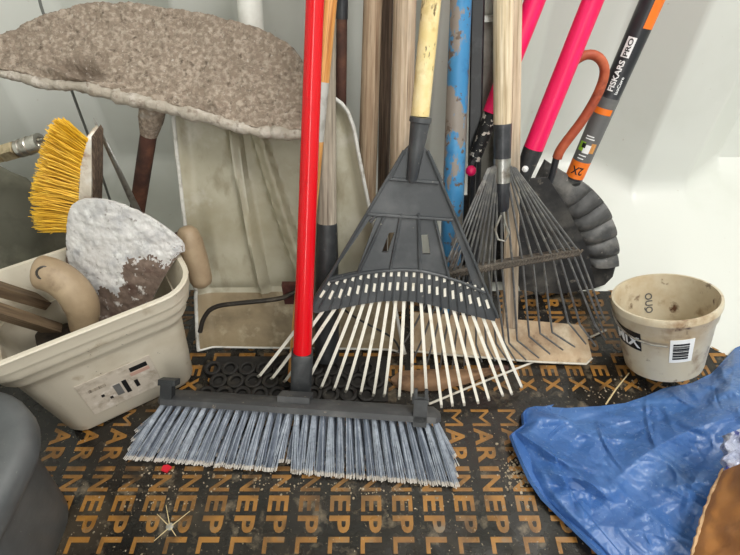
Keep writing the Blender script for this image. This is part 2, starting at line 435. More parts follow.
for row in range(4):
    for i in range(NT):
        f = i/(NT-1)
        root = hl.lerp(hr, .012+f*.976) - fn*(row*.0115) + bd*.001
        tip = tl.lerp(tr, .012+f*.976) - fn*(row*.008) + V((0,.008*row,0))
        tip.z = max(tip.z, .0035)
        if abs(f-.49) < .03 and row == 0: tip += axn*(.009 if f > .49 else -.009)
        for k in range(20):
            a = k*2.4+i; q = math.sqrt((k+.5)/20)
            r0 = root + (axn*math.cos(a) + fn*math.sin(a))*q*.0026
            sp = (axn*math.cos(a)*.0068 + fn*math.sin(a)*.006)*q
            e = tip + sp + V((random.gauss(0,.0006), random.gauss(0,.0006), 0)); e.z = max(e.z + random.uniform(-.001,.0015), .0016)
            m_ = r0.lerp(e, .93)
            bm_.tube([r0, r0.lerp(e,.5)+fn*.001, m_], [.00080,.00072,.00062], 4, 2 if random.random() < .35 else 0, caps=False)
            tips.tube([m_, e], [.00075,.0008], 4)
b_ = MB(); b_.v = bm_.v; b_.f = bm_.f; b_.m = bm_.m
o_ = len(b_.v); b_.v += tips.v; b_.f += [tuple(i+o_ for i in f) for f in tips.f]; b_.m += [1]*len(tips.f)
b_.build('bristles', ['bristle', 'bristle_tip', 'bristle_dark'], t, fix=False)
cl = MB(); cc = hl.lerp(hr, .935)
cl.box(cc - bd*.012 + fn*.004, axn*.009, bd*.018, fn*.005)
cl.box(cc - bd*.028 - fn*.004, axn*.011, bd*.005, fn*.008)
for sg in (-1,1): cl.box(cc - bd*.036 + axn*.007*sg + fn*.002, axn*.0022, bd*.007, fn*.004)
o = cl.build('brace_clip', 'black', t); 
cl = MB(); cc = hl.lerp(hr, .03)
cl.box(cc - bd*.02 + fn*.003, axn*.008, bd*.012, fn*.006); cl.box(cc - bd*.03 + fn*.0, axn*.012, bd*.004, fn*.008)
cl.build('brace_clip', 'black', t)

# ------------------------------------------------------------------ plastic leaf rake
PR = (.425, .42); nR = plane_n(PR)
t = thing('leaf_rake', 'black plastic fan leaf rake with pale tines and a scuffed cream handle', 'rake', L(412,330,PR))
p = Pole((420,116), (431.5,0), PR, 18.5, 19.5, up=.35)
p.part('handle', 'yellow_wrap', t, 0, p.len+p.up)
q0 = Pole((411,182), (420.5,116), PR, 11, 20)
off = nR*.006
sM = q0.M.copy(); sM.translation += off
so = shaft_mesh([(0,.0035),(.006,q0.r0*1.05),(q0.len*.55,q0.r1*.82),(q0.len*.9,q0.r1*1.0),(q0.len-.007,q0.r1*1.03),(q0.len-.0065,q0.r1*1.12),(q0.len-.001,q0.r1*1.12)], 18)
so.build('ferrule', 'rake_plastic', t, M=sM)
def R_(pts, d=0.0): return [L(x, y, PR) + nR*d for x, y in pts]
outer = [(404,150),(411,143),(421,143),(427,150),(447,193),(466,237),(482,280),(497,313),(494,320),(482,317),(465,312.5),(448,308),(430,303.5),(412,300.5),(396,299.5),(380,300.5),(362,303),(345,306.5),(330,309),(316,312),(311,309),(312,300),(322,284),(345,250),(372,207),(392,172)]
holes = [[(371.5,216),(377,216),(367,243),(357,271),(329,277)], [(436,217),(451,221),(462,252),(473,286),(450,279)],
         [(389,232),(394.5,231.5),(387.5,251.5),(381.5,251.5)], [(421,234),(427.5,233.5),(430,253.5),(422.5,253.5)]]
hd = MB(); hd.plate(R_(outer,.004), [R_(h,.004) for h in holes], nR, .006)
def rib(a, b, w=.0022, h=.004, n=8):
    pa, pb = [L(x, y, PR)+nR*(.004+h*.4) for x, y in (a, b)]
    hd.tube([pa, pb], [w, w], n, flat=1.0)
for a, b in (((384,216),(358,273)),((401,213),(390,270)),((418,213),(419.5,270)),((434,217),(449,279)),
             ((404,150),(313,303)),((427,150),(497,316)),((389,178),(438,182)),((368,213),(452,219)),((404,150),(390,178)),((427,150),(441,180)),
             ((376,214),(370,221))):
    rib(a, b)
arc1 = [(330,280),(345,276),(362,272),(382,269.5),(400,268.5),(420,269.5),(440,274),(462,281),(484,291)]
pa = [L(x, y, PR)+nR*.006 for x, y in arc1]; hd.tube(pa, .0022, 8)
starts = [(314,306),(324,309.5),(335,308.5),(345,306),(354.6,304),(363.7,302.5),(372,301.5),(380,300.5),(388,300),(396,300),(404,300),(412,300.5),(421,302),(429,303.5),(437,305),(445,307),(453.5,309.5),(462.6,312),(472.5,314.5),(482.7,317),(492,319)]
tipsx = [(257,379),(270,381),(283,384),(304,388),(320,390.5),(333,392.5),(345,394.5),(360,396.5),(373,398.5),(384,399),(399,401.5),(412,402),(427,402),(442,410),(453,408.5),(465,408),(479,406),(490,403),(504,398.5),(513,397),(523,390)]
NTI = len(starts)
def band(i, f):    # position in the slotted band above tine i; f 0 at the lower edge, 1 at the arc
    sx, sy = starts[i]
    ux = 400 + (sx-400)*.80 if True else 0
    tx = 332 + (481-332)*i/(NTI-1)
    ay = 268.5 + ((tx-400)/80.0)**2*13 + (3 if tx > 400 else 0)*((tx-400)/80)
    return (sx+(tx-sx)*f, sy + (ay-sy)*f)
# raised ribs between the tines in the slotted band
for i in range(NTI-1):
    a0, a1 = band(i, .02), band(i, .98); b0, b1 = band(i+1, .02), band(i+1, .98)
    rib(((a0[0]+b0[0])/2, (a0[1]+b0[1])/2), ((a1[0]+b1[0])/2, (a1[1]+b1[1])/2), .0012, .003, 6)
hd.build('head', 'rake_plastic', t, angle=35)
for i in range(NTI):
    tm = MB()
    s0 = L(*starts[i], PR) - nR*.001; e0 = L(*tipsx[i], PR)
    
    if e0.z < .0135: e0 = F(*tipsx[i], .0135)
    dirn = (e0-s0)
    side = dirn.cross(nR).normalized()
    w = pw(s0, 3.2)/2
    pts = [s0 - dirn*.08, s0.lerp(e0,.35)+nR*.003, s0.lerp(e0,.7)+nR*.003, e0.lerp(s0,.06)+nR*.001, e0 - nR*.006]
    pts[-1].z = max(pts[-1].z, .0105); pts[-2].z = max(pts[-2].z, .0115)
    top = [[q+side*w*k1+nR*.0012, q-side*w*k1+nR*.0012] for q, k1 in zip(pts, (1,1,.95,.85,.7))]
    bot = [[q+side*w*k1-nR*.0012, q-side*w*k1-nR*.0012] for q, k1 in zip(pts, (1,1,.95,.85,.7))]
    tm.slab(top, bot)
    for f0, f1 in ((.36,.60),(.80,.95)):   # where the strip shows through the slots of the head
        a, b = L(*band(i,f0),PR)+nR*.0044, L(*band(i,f1),PR)+nR*.0044
        tm.box((a+b)/2, (b-a)/2, side*w*.78, nR*.0012)
    tm.build('tine', 'tine_white', t, angle=30)

# ------------------------------------------------------------------ steel wire rake
PW = (.475, .42); nW = plane_n(PW)
t = thing('wire_rake', 'steel wire lawn rake with a weathered pale wooden handle and long bent tines', 'rake', L(505,345,PW))
p = Pole((502.5,124), (503.5,0), PW, 17.5, 20.5)
p.part('handle', 'wood_rake', t, 0, p.len+p.up)
q0 = Pole((502,208), (502.5,126), PW, 14, 17)
shaft_mesh([(-.004,q0.r0*.75),(0,q0.r0),(q0.len*.3,q0.r0*1.12),(q0.len+.003,q0.r1*1.08)], 18).build('ferrule', 'blackpole', t, M=q0.M)
pl_ = MB(); zz = q0.z_at(182); z2 = q0.z_at(158); r_ = q0.r0*1.22
n_ = 12; rr = []
for k in range(n_+1):
    a = -1.25 + 2.5*k/n_; rr.append((r_*math.cos(a), r_*math.sin(a)))
pl_.slab([[(x, y, zz) for x, y in rr], [(x, y, z2) for x, y in rr]], [[(x*.93, y*.93, zz) for x, y in rr], [(x*.93, y*.93, z2) for x, y in rr]])
tag(pl_.build('ferrule_plate', 'steel', t, M=q0.M), 'bare silver plate riveted on the ferrule')
wr = MB(); wr.tube([L(x, y, PW)+nW*.006 for x, y in ((502,205),(504,222),(508,232),(504,240),(497,238),(494,228),(500,214))], .0016, 8)
wr.build('spring_coil', 'wirebright', t)
cb = [L(x, y, PW) for x, y in ((440,276),(460,271),(490,266),(520,261),(550,256),(578,251))]
cm = MB()
cm.tube([q+nW*.004 for q in cb], .0058, 8)
cm.tube([q-nW*.004 for q in cb], .0058, 8)
random.seed(3)
for i in range(46):
    f = i/45; q = cb[0].lerp(cb[-1], f)
    cm.tube([q+nW*.0095-V((.0015,0,.003)), q+nW*.0075+V((.002,0,.006))], .0016, 5)
cm.build('crossbar', 'crossbar', t)
wt = []
specs = [  # (hub x, crossbar x, bend px, tip px)
 (487,441,(412,330),(398,352)),(488,447,(424,335),(412,362)),(489,453,(434,338),(426,366)),(491,459,(444,341),(440,368)),(492,465,(455,343),(452,370)),
 (493,471,(465,344),(464,366)),(494,477,(476,344),(482,362)),(496,483,(486,344),(495,361)),(497,489,(496,343),(508,361)),(498,495,(504,342),(516,361)),
 (500,502.5,(509,343),(526,360)),(502,513,(517,340),(539,358)),(504,523,(529,336),(550,354)),(506,533,(540,333),(563,350)),(507,543,(552,332),(575,347)),
 (509,552,(568,322),(586,344)),(510,559,(580,325),(596,346)),(512,566,(595,325),(606,340)),(513,572,(600,322),(604,332)),(514,578,(602,314),(606,322))]
for hx, cx, b_px, t_px in specs:
    h_ = L(hx, 162+abs(hx-501)*.4, PW)+nW*.006
    f = (cx-441)/(578-441); c_ = cb[0].lerp(cb[-1], f)+nW*.0035
    b_ = L(*b_px, PW)+nW*.001; e_ = L(*t_px, (PW[0]-.004, PW[1])); e_.z = max(e_.z,.003); 
    dn = (e_-b_).normalized()
    tm = MB(); tm.tube([h_, c_, b_.lerp(c_,.12), b_, e_], [.0017,.0017,.0017,.0016,.0013], 7)
    tm.build('tine', 'wire', t)

# ------------------------------------------------------------------ wooden / metal shafts behind
def simple_pole(name, label, cat, a, b, pl, w0, w1, m, z0=None, up=None, extra=None, ymax=.845, square=False, part='shaft', zmin=0):
    p = Pole(a, b, pl, w0, w1, up, ymax)
    zb = floor_z(p)+.004 if z0 is None else z0
    for _ in range(60):
        q = p.a + p.d*zb
        if q.z < max(zmin, ramp_z(q.y+.014)+.004): zb += .002
    if extra is None:
        o = shaft_mesh(p.prof(zb, p.len+p.up, 1, 12), square=square).build(name, m, None, M=p.M @ Matrix.Translation((0,0,0)))
        d = p.M @ V((0,0,zb)); loc = d
        Mx = p.M.copy(); Mx.translation = loc; o.data.transform(Mx.inverted() @ p.M); o.matrix_world = Mx
        tag(o, label, cat); return o, p
    t = thing(name, label, cat, p.a + p.d*zb)
    extra(t, p, zb); return t, p

def stick(t, p, zb):
    z1, z2 = p.z_at(141), p.z_at(82)
    p.part('shaft', 'wood_var', t, zb, z1); tag(p.part('painted_band', 'silver', t, z1, z2, .99), 'silver painted band'); p.part('shaft', 'wood_var', t, z2, p.len+p.up)
simple_pole('wooden_stick', 'varnished orange wooden stick with a silver band close behind the red broom pole', 'stick', (311,195), (329,0), (.440,.44), 15, 16.5, 'wood_var', extra=stick, zmin=.012, up=.25)
def rusty(t, p, zb):
    p.part('shaft', 'rust', t, zb, p.len+p.up)
    p.part('collar', 'blackpole', t, p.z_at(19), p.z_at(-12), 1.12)
simple_pole('metal_pole', 'thin rust-brown metal pole with a black collar behind the varnished stick', 'pole', (340,200), (342,0), (.655,.25), 10.5, 11, 'rust', extra=rusty)
def greyw(t, p, zb):
    z1 = p.z_at(222)
    p.part('shaft', 'wood_grey', t, z1-.01, p.len+p.up)
    pr = [(zb, p.r(zb)*1.22), (z1-.06, p.r(z1)*1.2), (z1-.004, p.r(z1)*1.06), (z1, p.r(z1)*.98)]
    shaft_mesh(pr).build('ferrule', 'black', t, M=p.M)
simple_pole('tool_handle', 'weathered grey wooden handle ending in a black rubber ferrule beside the red pole', 'tool handle', (327,222), (327,40), (.478,.43), 19.5, 17, 'wood_grey', extra=greyw, zmin=.014)
simple_pole('tool_handle', 'plain ash brown wooden handle left of the dark grimy pole', 'tool handle', (368,150), (373,0), (.66,.22), 18.5, 19, 'wood_ash')
simple_pole('grimy_pole', 'dark grimy narrow pole squeezed between two pale wooden handles', 'pole', (384,150), (387,0), (.69,.2), 11.5, 12.5, 'wood_dark', up=.08)
# digging spade with its blade on the floor
def spade(t, p, zb):
    p.part('handle', 'wood_pale', t, zb+.05, p.len+p.up)
simple_pole('tool_handle', 'thick pale wooden handle directly behind the cream rake handle', 'tool handle', (401,150), (405,0), (.60,.30), 22, 23, 'wood_pale')
simple_pole('metal_pole', 'blue painted metal pole with chipped grey patches', 'pole', (455,150), (461,0), (.56,.30), 21.5, 21.5, 'blue', up=.1)
simple_pole('square_pole', 'black square metal pole right of the chipped blue pole', 'pole', (475,140), (478,0), (.608,.285), 13, 13.5, 'blackpole', up=.2, square=True)
def chan(t, p, zb):
    mb = MB(); z1 = p.len+p.up; a, b = p.r(0)*1.2, .012
    for (cx, cy, hx, hy) in ((.0,0,.0012,a), (.006,-a,.006,.0012), (.006,a,.006,.0012)):
        mb.box((cx, cy, (zb+z1)/2), (hx,0,0), (0,hy,0), (0,0,(z1-zb)/2))
    mb.build('rail', 'channel', t, M=p.M)
    cl = MB(); zc = p.z_at(18); cl.box((.008,0,zc), (.004,0,0), (0,a*1.05,0), (0,0,.004)); cl.build('clip', 'steel', t, M=p.M)
simple_pole('metal_channel', 'grey metal channel strip left of the wire rake handle', 'metal strip', (489,110), (491,0), (.634,.29), 11, 12, 'channel', extra=chan)

# pink handles
PP1 = (.56,.35)
def pink_a(t, p, zb):
    z1 = p.z_at(113)
    p.part('shaft', 'pink', t, z1, p.len+p.up)
    p2 = Pole((474,160), (492,113), PP1, 13, 16)
    shaft_mesh([(0,p2.r0*.9),(.01,p2.r0),(p2.len,p2.r1)]).build('grip', 'speckle', t, M=p2.M)
    k = MB(); c = L(470,167,PP1)+V((0,-.01,0)); rs = []
    for i in range(7):
        a = -math.pi/2+math.pi*i/6; rs.append([c+V((math.cos(a)*.008*math.cos(g), math.sin(a)*.008, math.cos(a)*.008*math.sin(g))) for g in [2*math.pi*q/12 for q in range(12)]])
    k.rings(rs).build('knob', 'pink', t)
    b = MB(); b.tube([p2.a - p2.d*.02, p2.a + p2.d*.02], [.006,.006], 8)
    b.tube([p2.a, V((p2.a.x+.012, .575, .006))], [.0045,.004], 8)
    b.build('lower_rod', 'blackpole', t)
simple_pole('fibreglass_handle', 'pink pole with a speckled black grip, partly behind the wire rake handle', 'tool handle', (492,112), (535,0), PP1, 18, 21, 'pink', extra=pink_a, ymax=.85)
PP2 = (.582,.22)
def pink_b(t, p, zb):
    p.part('shaft', 'pink', t, 0, p.len+p.up)
    shaft_mesh([(-.085,p.r0*.8),(-.03,p.r0*.9),(0,p.r0*1.0),(.006,p.r0*1.0)]).build('ferrule', 'black', t, M=p.M)
    b = MB(); z_ = -.022; b.tube([(p.r0*.7,0,z_),(p.r0*1.1,0,z_)], [.0045,.0045], 10); b.tube([(p.r0*1.1,0,z_),(p.r0*1.25,0,z_)], [.003,.002], 10)
    b.build('bolt', 'text_white', t, M=p.M)
    # flat black spade below the ferrule
    e = p.a - p.d*.085
    s = MB(); 
    out = [(520,180),(548,178),(566,205),(588,250),(596,288),(560,294),(520,290),(506,250)]
    s.plate([L(x, y, (.618,.12)) for x, y in out], [], plane_n((.618,.12)), .004)
    s.build('blade', 'black_scoop', t)
simple_pole('spade', 'bright pink long-handled spade in front of the red oxide hook', 'spade', (532,152), (593,0), PP2, 19.5, 21, 'pink', extra=pink_b, ymax=.85)

s = MB(); s.plate([L(x, y, (.664,.20)) for x, y in ((448,205),(462,196),(492,196),(503,206),(506,284),(480,288),(446,284))], [], plane_n((.664,.20)), .004)
o = s.build('rubber_flap', 'black_scoop'); tag(recentre(o, L(478,288,(.664,.20))), 'flat black sheet standing on end behind the left tines of the wire rake', 'sheet')
# hooked bar
PH = (.614,.20)
hk = [(538,146),(541,138),(548,112),(560,82),(572,62),(588,53),(601,58),(606,72),(598,95),(583,120),(569,138),(560,150),(557,158)]
t = thing('hook_bar', 'red oxide bar bent into a hook with a black tip, leaning on the white wall', 'hook', L(548,190,PH))
mb = MB(); pts = smooth_poly([L(x,y,PH) for x,y in hk], 2); mb.tube(pts, [pw(q, 9.6)/2 for q in pts], 12); mb.build('bar', 'orange_rust', t)
mb = MB(); mb.tube([L(557,155,PH), L(553,172,PH), L(546,192,PH)], [.0052,.0052,.0046], 12); mb.build('tip', 'blackpole', t)

# black shovel with printed shaft
PF = (.643,.19)
def Ps(x, y, d=0): return L(x, y, PF) + plane_n(PF)*d
t = thing('shovel', 'black printed shaft with orange accents above a pleated dusty black blade', 'shovel', L(580,300,PF))
p = Pole((574,178), (652,0), PF, 17, 23.5, ymax=.85)
zo0, zo1, zg1 = p.z_at(177), p.z_at(160), p.z_at(97)
p.part('shaft', 'blackpole', t, zo0-.002, p.len+p.up)
p.part('label_sleeve', 'label_grey', t, zo1, zg1, 1.03)
tag(p.part('size_label', 'label_orange', t, zo0+.001, zo1, 1.035), 'orange size label reading 2X')
def wrap(txt, P, zc, h, w, k, mats, up=True, cross=False, flip=False, a0=0.0, name='lettering', parent=None, bold=.02):
    """print text on a shaft; up: reads along the shaft, letter tops to the left seen from the camera"""
    vs, fs, ww = text2d(txt, h, bold, w, True); mb = MB(); out = []
    for u, v in vs:
        if cross:
            s_, z_ = u-ww/2, v-h/2
            if flip: s_, z_ = -s_, -z_
            a = a0 + s_/P.r(zc)/k
            out.append((P.r(zc)*k*math.cos(a), P.r(zc)*k*math.sin(a), zc+z_))
        else:
            z_ = u-ww/2; a = a0 - (v-h/2)/P.r(zc+z_)/k
            out.append((P.r(zc+z_)*k*math.cos(a), P.r(zc+z_)*k*math.sin(a), zc+z_))
    mb.add(out, fs); return mb.build(name, mats, parent, smooth=False, M=P.M, fix=False)
def patch(P, za, zb, aa, ab, k, m, name, parent):
    mb = MB(); n = 6
    g = [[(P.r(z)*k*math.cos(aa+(ab-aa)*j/n), P.r(z)*k*math.sin(aa+(ab-aa)*j/n), z) for j in range(n+1)] for z in (za, (za+zb)/2, zb)]
    g2 = [[(x*.985, y*.985, z) for x, y, z in r] for r in g]
    mb.slab(g, g2); return mb.build(name, m, parent, M=P.M)
zt = p.z_at(72); ze = p.z_at(56)
lf = p.z_at(83), p.z_at(60)
wrap('FISKARS', p, (p.z_at(90)+p.z_at(60))/2, .0080, abs(p.z_at(90)-p.z_at(60)), 1.02, 'text_white', a0=-.22, parent=t, bold=.03)
patch(p, p.z_at(57), p.z_at(37), -.62, .18, 1.012, 'text_white', 'logo_box', t)
wrap('PRO', p, (p.z_at(57)+p.z_at(37))/2, .0066, abs(p.z_at(56)-p.z_at(38.5)), 1.03, 'text_black', a0=-.22, parent=t, bold=.02)
wrap('IsoCore', p, (p.z_at(92)+p.z_at(75))/2, .0045, abs(p.z_at(92)-p.z_at(75)), 1.012, 'text_white', a0=.42, parent=t, bold=.02)
wrap('2X', p, (zo0+zo1)/2, .0125, .0175, 1.05, 'text_black', cross=True, flip=True, parent=t, bold=.02)
patch(p, p.z_at(113), p.z_at(107), -.9, .9, 1.05, 'label_orange', 'orange_band', t)
zc = p.z_at(146)
patch(p, zc-.0065, zc+.0075, -.95, -.30, 1.045, 'text_green', 'print_mark', t)
patch(p, zc-.0085, zc+.0045, -.36, .34, 1.055, 'text_white', 'print_mark', t)
patch(p, zc-.0070, zc+.0080, .30, .85, 1.045, 'wood_var', 'print_mark', t)
patch(p, zc-.001, zc+.006, -.62, -.2, 1.062, 'text_black', 'print_mark', t)
for pyc, wd in ((135,.011),(137.5,.013),(154,.011),(157,.009)):
    z_ = p.z_at(pyc); patch(p, z_-.0007, z_+.0009, -.55, -.55+wd/p.r(z_), 1.045, 'text_white', 'print_line', t)
tag(patch(p, p.z_at(27), p.len+p.up*.5, .25, 1.7, 1.02, 'label_orange', 'grip_inlay', t), 'orange grip inlay')
# blade: dark dished sheet with a fan of pleats along its upper right edge
inner = [(534,182),(540,192),(552,206),(562,220),(572,236),(578,250),(582,262),(586,290)]
outer_ = [(545,160),(566,174),(584,182),(598,194),(608,208),(614,226),(617,246),(616,262)]
A = resample(smooth_poly(inner[:7],2), 61); B = resample(smooth_poly(outer_,2), 61)
top, bot = [], []
for i in range(61):
    r1, r2 = [], []
    for j in range(9):
        f = j/8; q = A[i].lerp(B[i], f); 
        ph = i/60*7.5
        amp = .010*sm(0,.35,f)*sm(.22,.5,i/60)
        d = abs(math.sin(ph*math.pi))**.7*amp + .012*math.sin(f*math.pi)*.6 + nz((q.x*.01,q.y*.01,0), 3)*.002
        r1.append(Ps(q.x, q.y, d+.004)); r2.append(Ps(q.x, q.y, -.004))
    top.append(r1); bot.append(r2)
mb = MB(); mb.slab(top, bot); mb.build('pleated_rim', 'pleat', t, angle=60)
low = [(534,178)] + inner[1:7] + [(616,262),(612,276),(604,284),(592,288),(560,288),(535,285),(520,270),(522,220)]
mb = MB(); mb.plate([Ps(x,y,.003) for x,y in low], [], plane_n(PF), .006)
mb.tube([Ps(574,182,.004), Ps(572,200,.004), Ps(560,240,.004)], [.010,.009,.004], 10, flat=.5)
mb.build('blade', 'black_scoop', t)

# ------------------------------------------------------------------ scraper blade behind the rakes
PS = (.53,.18)
t = thing('floor_scraper', 'wide mud-stained flat scraper blade with a wooden slat handle under the wire rake', 'scraper', F(515,352))
cor = [(414,312),(500,318),(582,325),(586,331),(592,358),(586,364),(540,362),(440,354),(414,351)]
S2 = (.470,1.5); 
mb = MB(); mb.plate([L(x,y,S2) for x,y in cor], [], plane_n(S2), .004); mb.build('blade', 'beige', t)
mb = MB(); mb.tube([L(x,y,S2)+plane_n(S2)*.0005 for x,y in ((415,351),(440,354),(540,362),(586,364),(592,358))], .0018, 6); tag(mb.build('edge_strip', 'edge_pale', t), 'pale worn lower edge')
p = Pole((510,322), (516,0), (.525,.36), 15, 12)
shaft_mesh(p.prof(-.004, p.len+.05, 1, 10), square=True).build('handle', 'wood_pale', t, M=p.M)

# spade blade on the floor under the leaf rake tines
t = thing('digging_spade', 'muddy brown spade head lying on the floor under the leaf rake tines', 'spade', F(440,385))
A = resample([(391,378),(400,371),(430,369),(470,369),(500,367)], 20); B = resample([(391,381),(398,388),(412,391),(440,389),(470,382),(500,370)], 20)
top = []; bot = []
for i in range(20):
    r1, r2 = [], []
    for j in range(9):
        q = A[i].lerp(B[i], j/8); z = .004 + .013*math.sin(math.pi*j/8)**.8*min(1,i/6+.25) + nz((q.x,q.y,0),.05)*.003
        w_ = F(q.x, q.y, z); r1.append(w_); r2.append(w_ - V((0,0,min(.005, z-.0008))))
    top.append(r1); bot.append(r2)
mb = MB(); mb.slab(top, bot); mb.build('blade', 'spade', t)
mb = MB(); mb.tube([F(494,368,.008), F(508,368,.009)], [.005,.004], 10); mb.build('socket', 'rust', t)

# rubber ring mat under the rakes
mb = MB(); A_, B_, C_ = F(207,396), F(388,396), F(207,364)
nx = int((B_.x-A_.x)/.027); ny = max(2, int((C_.y-A_.y)/.0235))
for r_ in range(ny+1):
    for c_ in range(nx):
        o_ = V((A_.x + .027*(c_+.5*(r_ % 2)), A_.y+.0235*r_, .0045))
        q = [(o_ + V((math.cos(a)*.0115, math.sin(a)*.0115, 0))) for a in [2*math.pi*k/14 for k in range(15)]]
        mb.rings([[p_ + V((math.cos(2*math.pi*k/14)*e, math.sin(2*math.pi*k/14)*e, h)) for k, p_ in enumerate(q[:14])] for e, h in ((.002,-.004),(.002,.003),(.0005,.004),(-.002,.004),(-.0035,.003),(-.0035,-.004))], cap0=False, cap1=False)
mb.box(((A_.x+B_.x)/2, (A_.y+C_.y)/2+.002, .0011), ((B_.x-A_.x)/2,0,0), (0,(C_.y-A_.y)/2+.012,0), (0,0,.0006))
o = mb.build('rubber_mat', 'mat'); tag(recentre(o, (A_+B_)/2), 'dark dirty rubber ring mat on the floor behind the push broom head', 'mat')

# thin white stick on the floor
mb = MB(); mb.tube([F(429,404,.0026), F(470,387,.0026), F(532,362.5,.0026), F(587,338.5,.003), F(606,330,.004)], .0018, 8)
o = mb.build('thin_stick', 'white_rod'); tag(recentre(o, F(512,370)), 'long thin white stick lying slantwise on the floor under the rake tines', 'stick')

# ------------------------------------------------------------------ snow scoop
PN = (.525,.46); nN = plane_n(PN)
t = thing('snow_shovel', 'big grubby pale plastic snow shovel standing on its blade behind the red pole', 'shovel', L(300,342,PN))
Lf = resample(smooth_poly([(184,104),(176,114),(177,125),(181,165),(190,240),(203,327)],1), 60)
Rt = resample(smooth_poly([(322,96),(338,98),(352,116),(361,165),(374,228),(390,285),(404,330)],1), 60)
top, bot = [], []
NU = 70
for i in range(60):
    r1, r2 = [], []
    for j in range(NU):
        u = j/(NU-1); q = Lf[i].lerp(Rt[i], u)
        d = .012*(sm(.07,0,u) + sm(.93,1,u)) + .006*sm(.08,0,i/59)
        vv = i/59
        on = sm(.06,.2,vv)*sm(.90,.80,vv)
        cx1 = .33 + .0*vv; cx2 = .58
        for cxx, wd in ((.315+.035*vv, .030*(1-.5*vv)), (.42+.19*vv, .036)):
            e_ = abs(u-cxx); d += .014*on*sm(wd+.012, wd-.004, e_)
        if .315+.035*vv < u < .42+.19*vv: d -= .006*on
        lip = .030*sm(.84,1.0,vv); d -= .006*math.exp(-((vv-.83)/.015)**2)                                # bottom lip bends forward
        d += .002*nz((u*3,vv*3,0),1)
        w_ = L(q.x, q.y, PN) + nN*d + V((0,-1,-.5))*lip
        r1.append(w_); r2.append(w_ - nN*.005)
    top.append(r1); bot.append(r2)
mb = MB(); mb.slab(top, bot)
for i in range(59):
    for j in range(NU-1):
        if i > 49.5 + 1.2*nz((j*.12, i*.2, 0), 1.0): mb.m[i*(NU-1)+j] = 1
mb.build('blade', ['scoop', 'scoop_lip'], t, angle=60)
for k in (0, -1):
    mb = MB(); mb.tube([r[k] for r in top[2:]], .0028, 8); mb.build('rim', 'scoop_rim', t)
mb = MB(); mb.tube([q+V((0,0,.0015)) for q in top[-1]], .0017, 6); mb.build('lip_edge', 'scoop_rim', t)
p = Pole((256,96), (249.5,0), (.60,.42), 24, 25, ymax=.82)
p.part('handle', 'white_pipe', t, -.02, p.len+p.up)
mb = MB(); mb.tube(smooth_poly([L(x,y,(.472,.46)) for x,y in ((200,332),(203,318),(213,306),(240,303),(282,299),(292,293),(302,289))],2), .0036, 10)
bt = thing('bent_rod', 'dark bent metal rod lying across the foot of the snow shovel', 'rod', L(210,338,(.472,.46)))
mb.build('rod', 'darksteel', bt)
mb = MB(); c = L(292,293,(.480,.46)); mb.box(c, (.013,0,0), (0,.004,.0), (0,0,.021)); mb.build('bracket', 'clamp', bt)

# ------------------------------------------------------------------ mortar caked blade, upper left
PC = (.06,1.6); nC = plane_n(PC)
t = thing('mortar_scraper', 'wide mortar-caked half-moon blade on a rusty brown handle, upper left', 'scraper', F(136,330))
Tp = resample(smooth_poly([(-34,66),(-24,55),(0,42),(20,30),(60,15),(100,6),(140,8),(200,17),(240,26),(265,35),(285,45),(300,58),(306,72)],1), 220)
Bt = resample([(-34,66),(0,70),(40,79),(90,87),(150,101),(200,113),(254,127),(309,133)], 220)
top, bot = [], []
for i in range(220):
    r1, r2 = [], []
    for j in range(64):
        f = j/63; q = Tp[i].lerp(Bt[i], f)
        b = L(q.x, q.y, PC)
        cake = .0024*nz(b, 150) + .0026*nz(b, 60) + .003*nz(b, 22, 4) + .004*max(0, nz(b, 11, 8))
        d = .004 + cake + .012*sm(.3,0,f)*.4
        # a gouge near the lip and a knob of mortar further right
        g = ((q.x-80)/26)**2 + ((q.y-72 - (q.x-80)*.25)/6)**2; d -= .016*math.exp(-g)
        g = ((q.x-72)/30)**2 + ((q.y-80-(q.x-72)*.35)/4)**2; d += .012*math.exp(-g)
        g = ((q.x-218)/6)**2 + ((q.y-109)/4)**2; d += .010*math.exp(-g)
        jag = .004*nz((q.x*.05,1,0),1.3) if j == 63 else 0
        r1.append(b + nC*d + V((0,-1,0))*jag)
        r2.append(b - nC*(.019 + .004*nz(b,30,2)*(1 if j > 58 else 0)) + V((0,-1,0))*jag)
    top.append(r1); bot.append(r2)
mb = MB(); mb.slab(top, bot)
lipc = []; lipr = []
for i in range(3, 219, 2):
    q = top[i][-1].lerp(bot[i][-1], .38); lipc.append(q + V((0,-.004,0))); lipr.append(.0082*min(1,(i+8)/60)**.5 + .003*nz(q,30,5) + .002*nz(q,90,1))
mb.tube(lipc, lipr, 12, 1)
mb.build('blade', ['concrete', 'lip'], t, angle=80)
a = L(152,112,(.66,0)) ; hp0, hp1 = W(152,112,.66), W(138,205,.645)
dd = (hp1-hp0); fl_ = hp0 + dd*((.0-hp0.z)/dd.z)
mb = MB(); mb.tube([hp0 - dd*.12, hp0.lerp(hp1,.1), hp1, hp0.lerp(fl_,.985)], [.0125,.0115,.0115,.0115], 12); mb.build('handle', 'rust', t)
mb = MB(); mb.tube([hp0 - dd*.08, hp0.lerp(hp1,.06), hp0.lerp(hp1,.14), hp0.lerp(hp1,.22)], [.018,.017,.0145,.0118], 12); mb.build('collar', 'concrete', t)

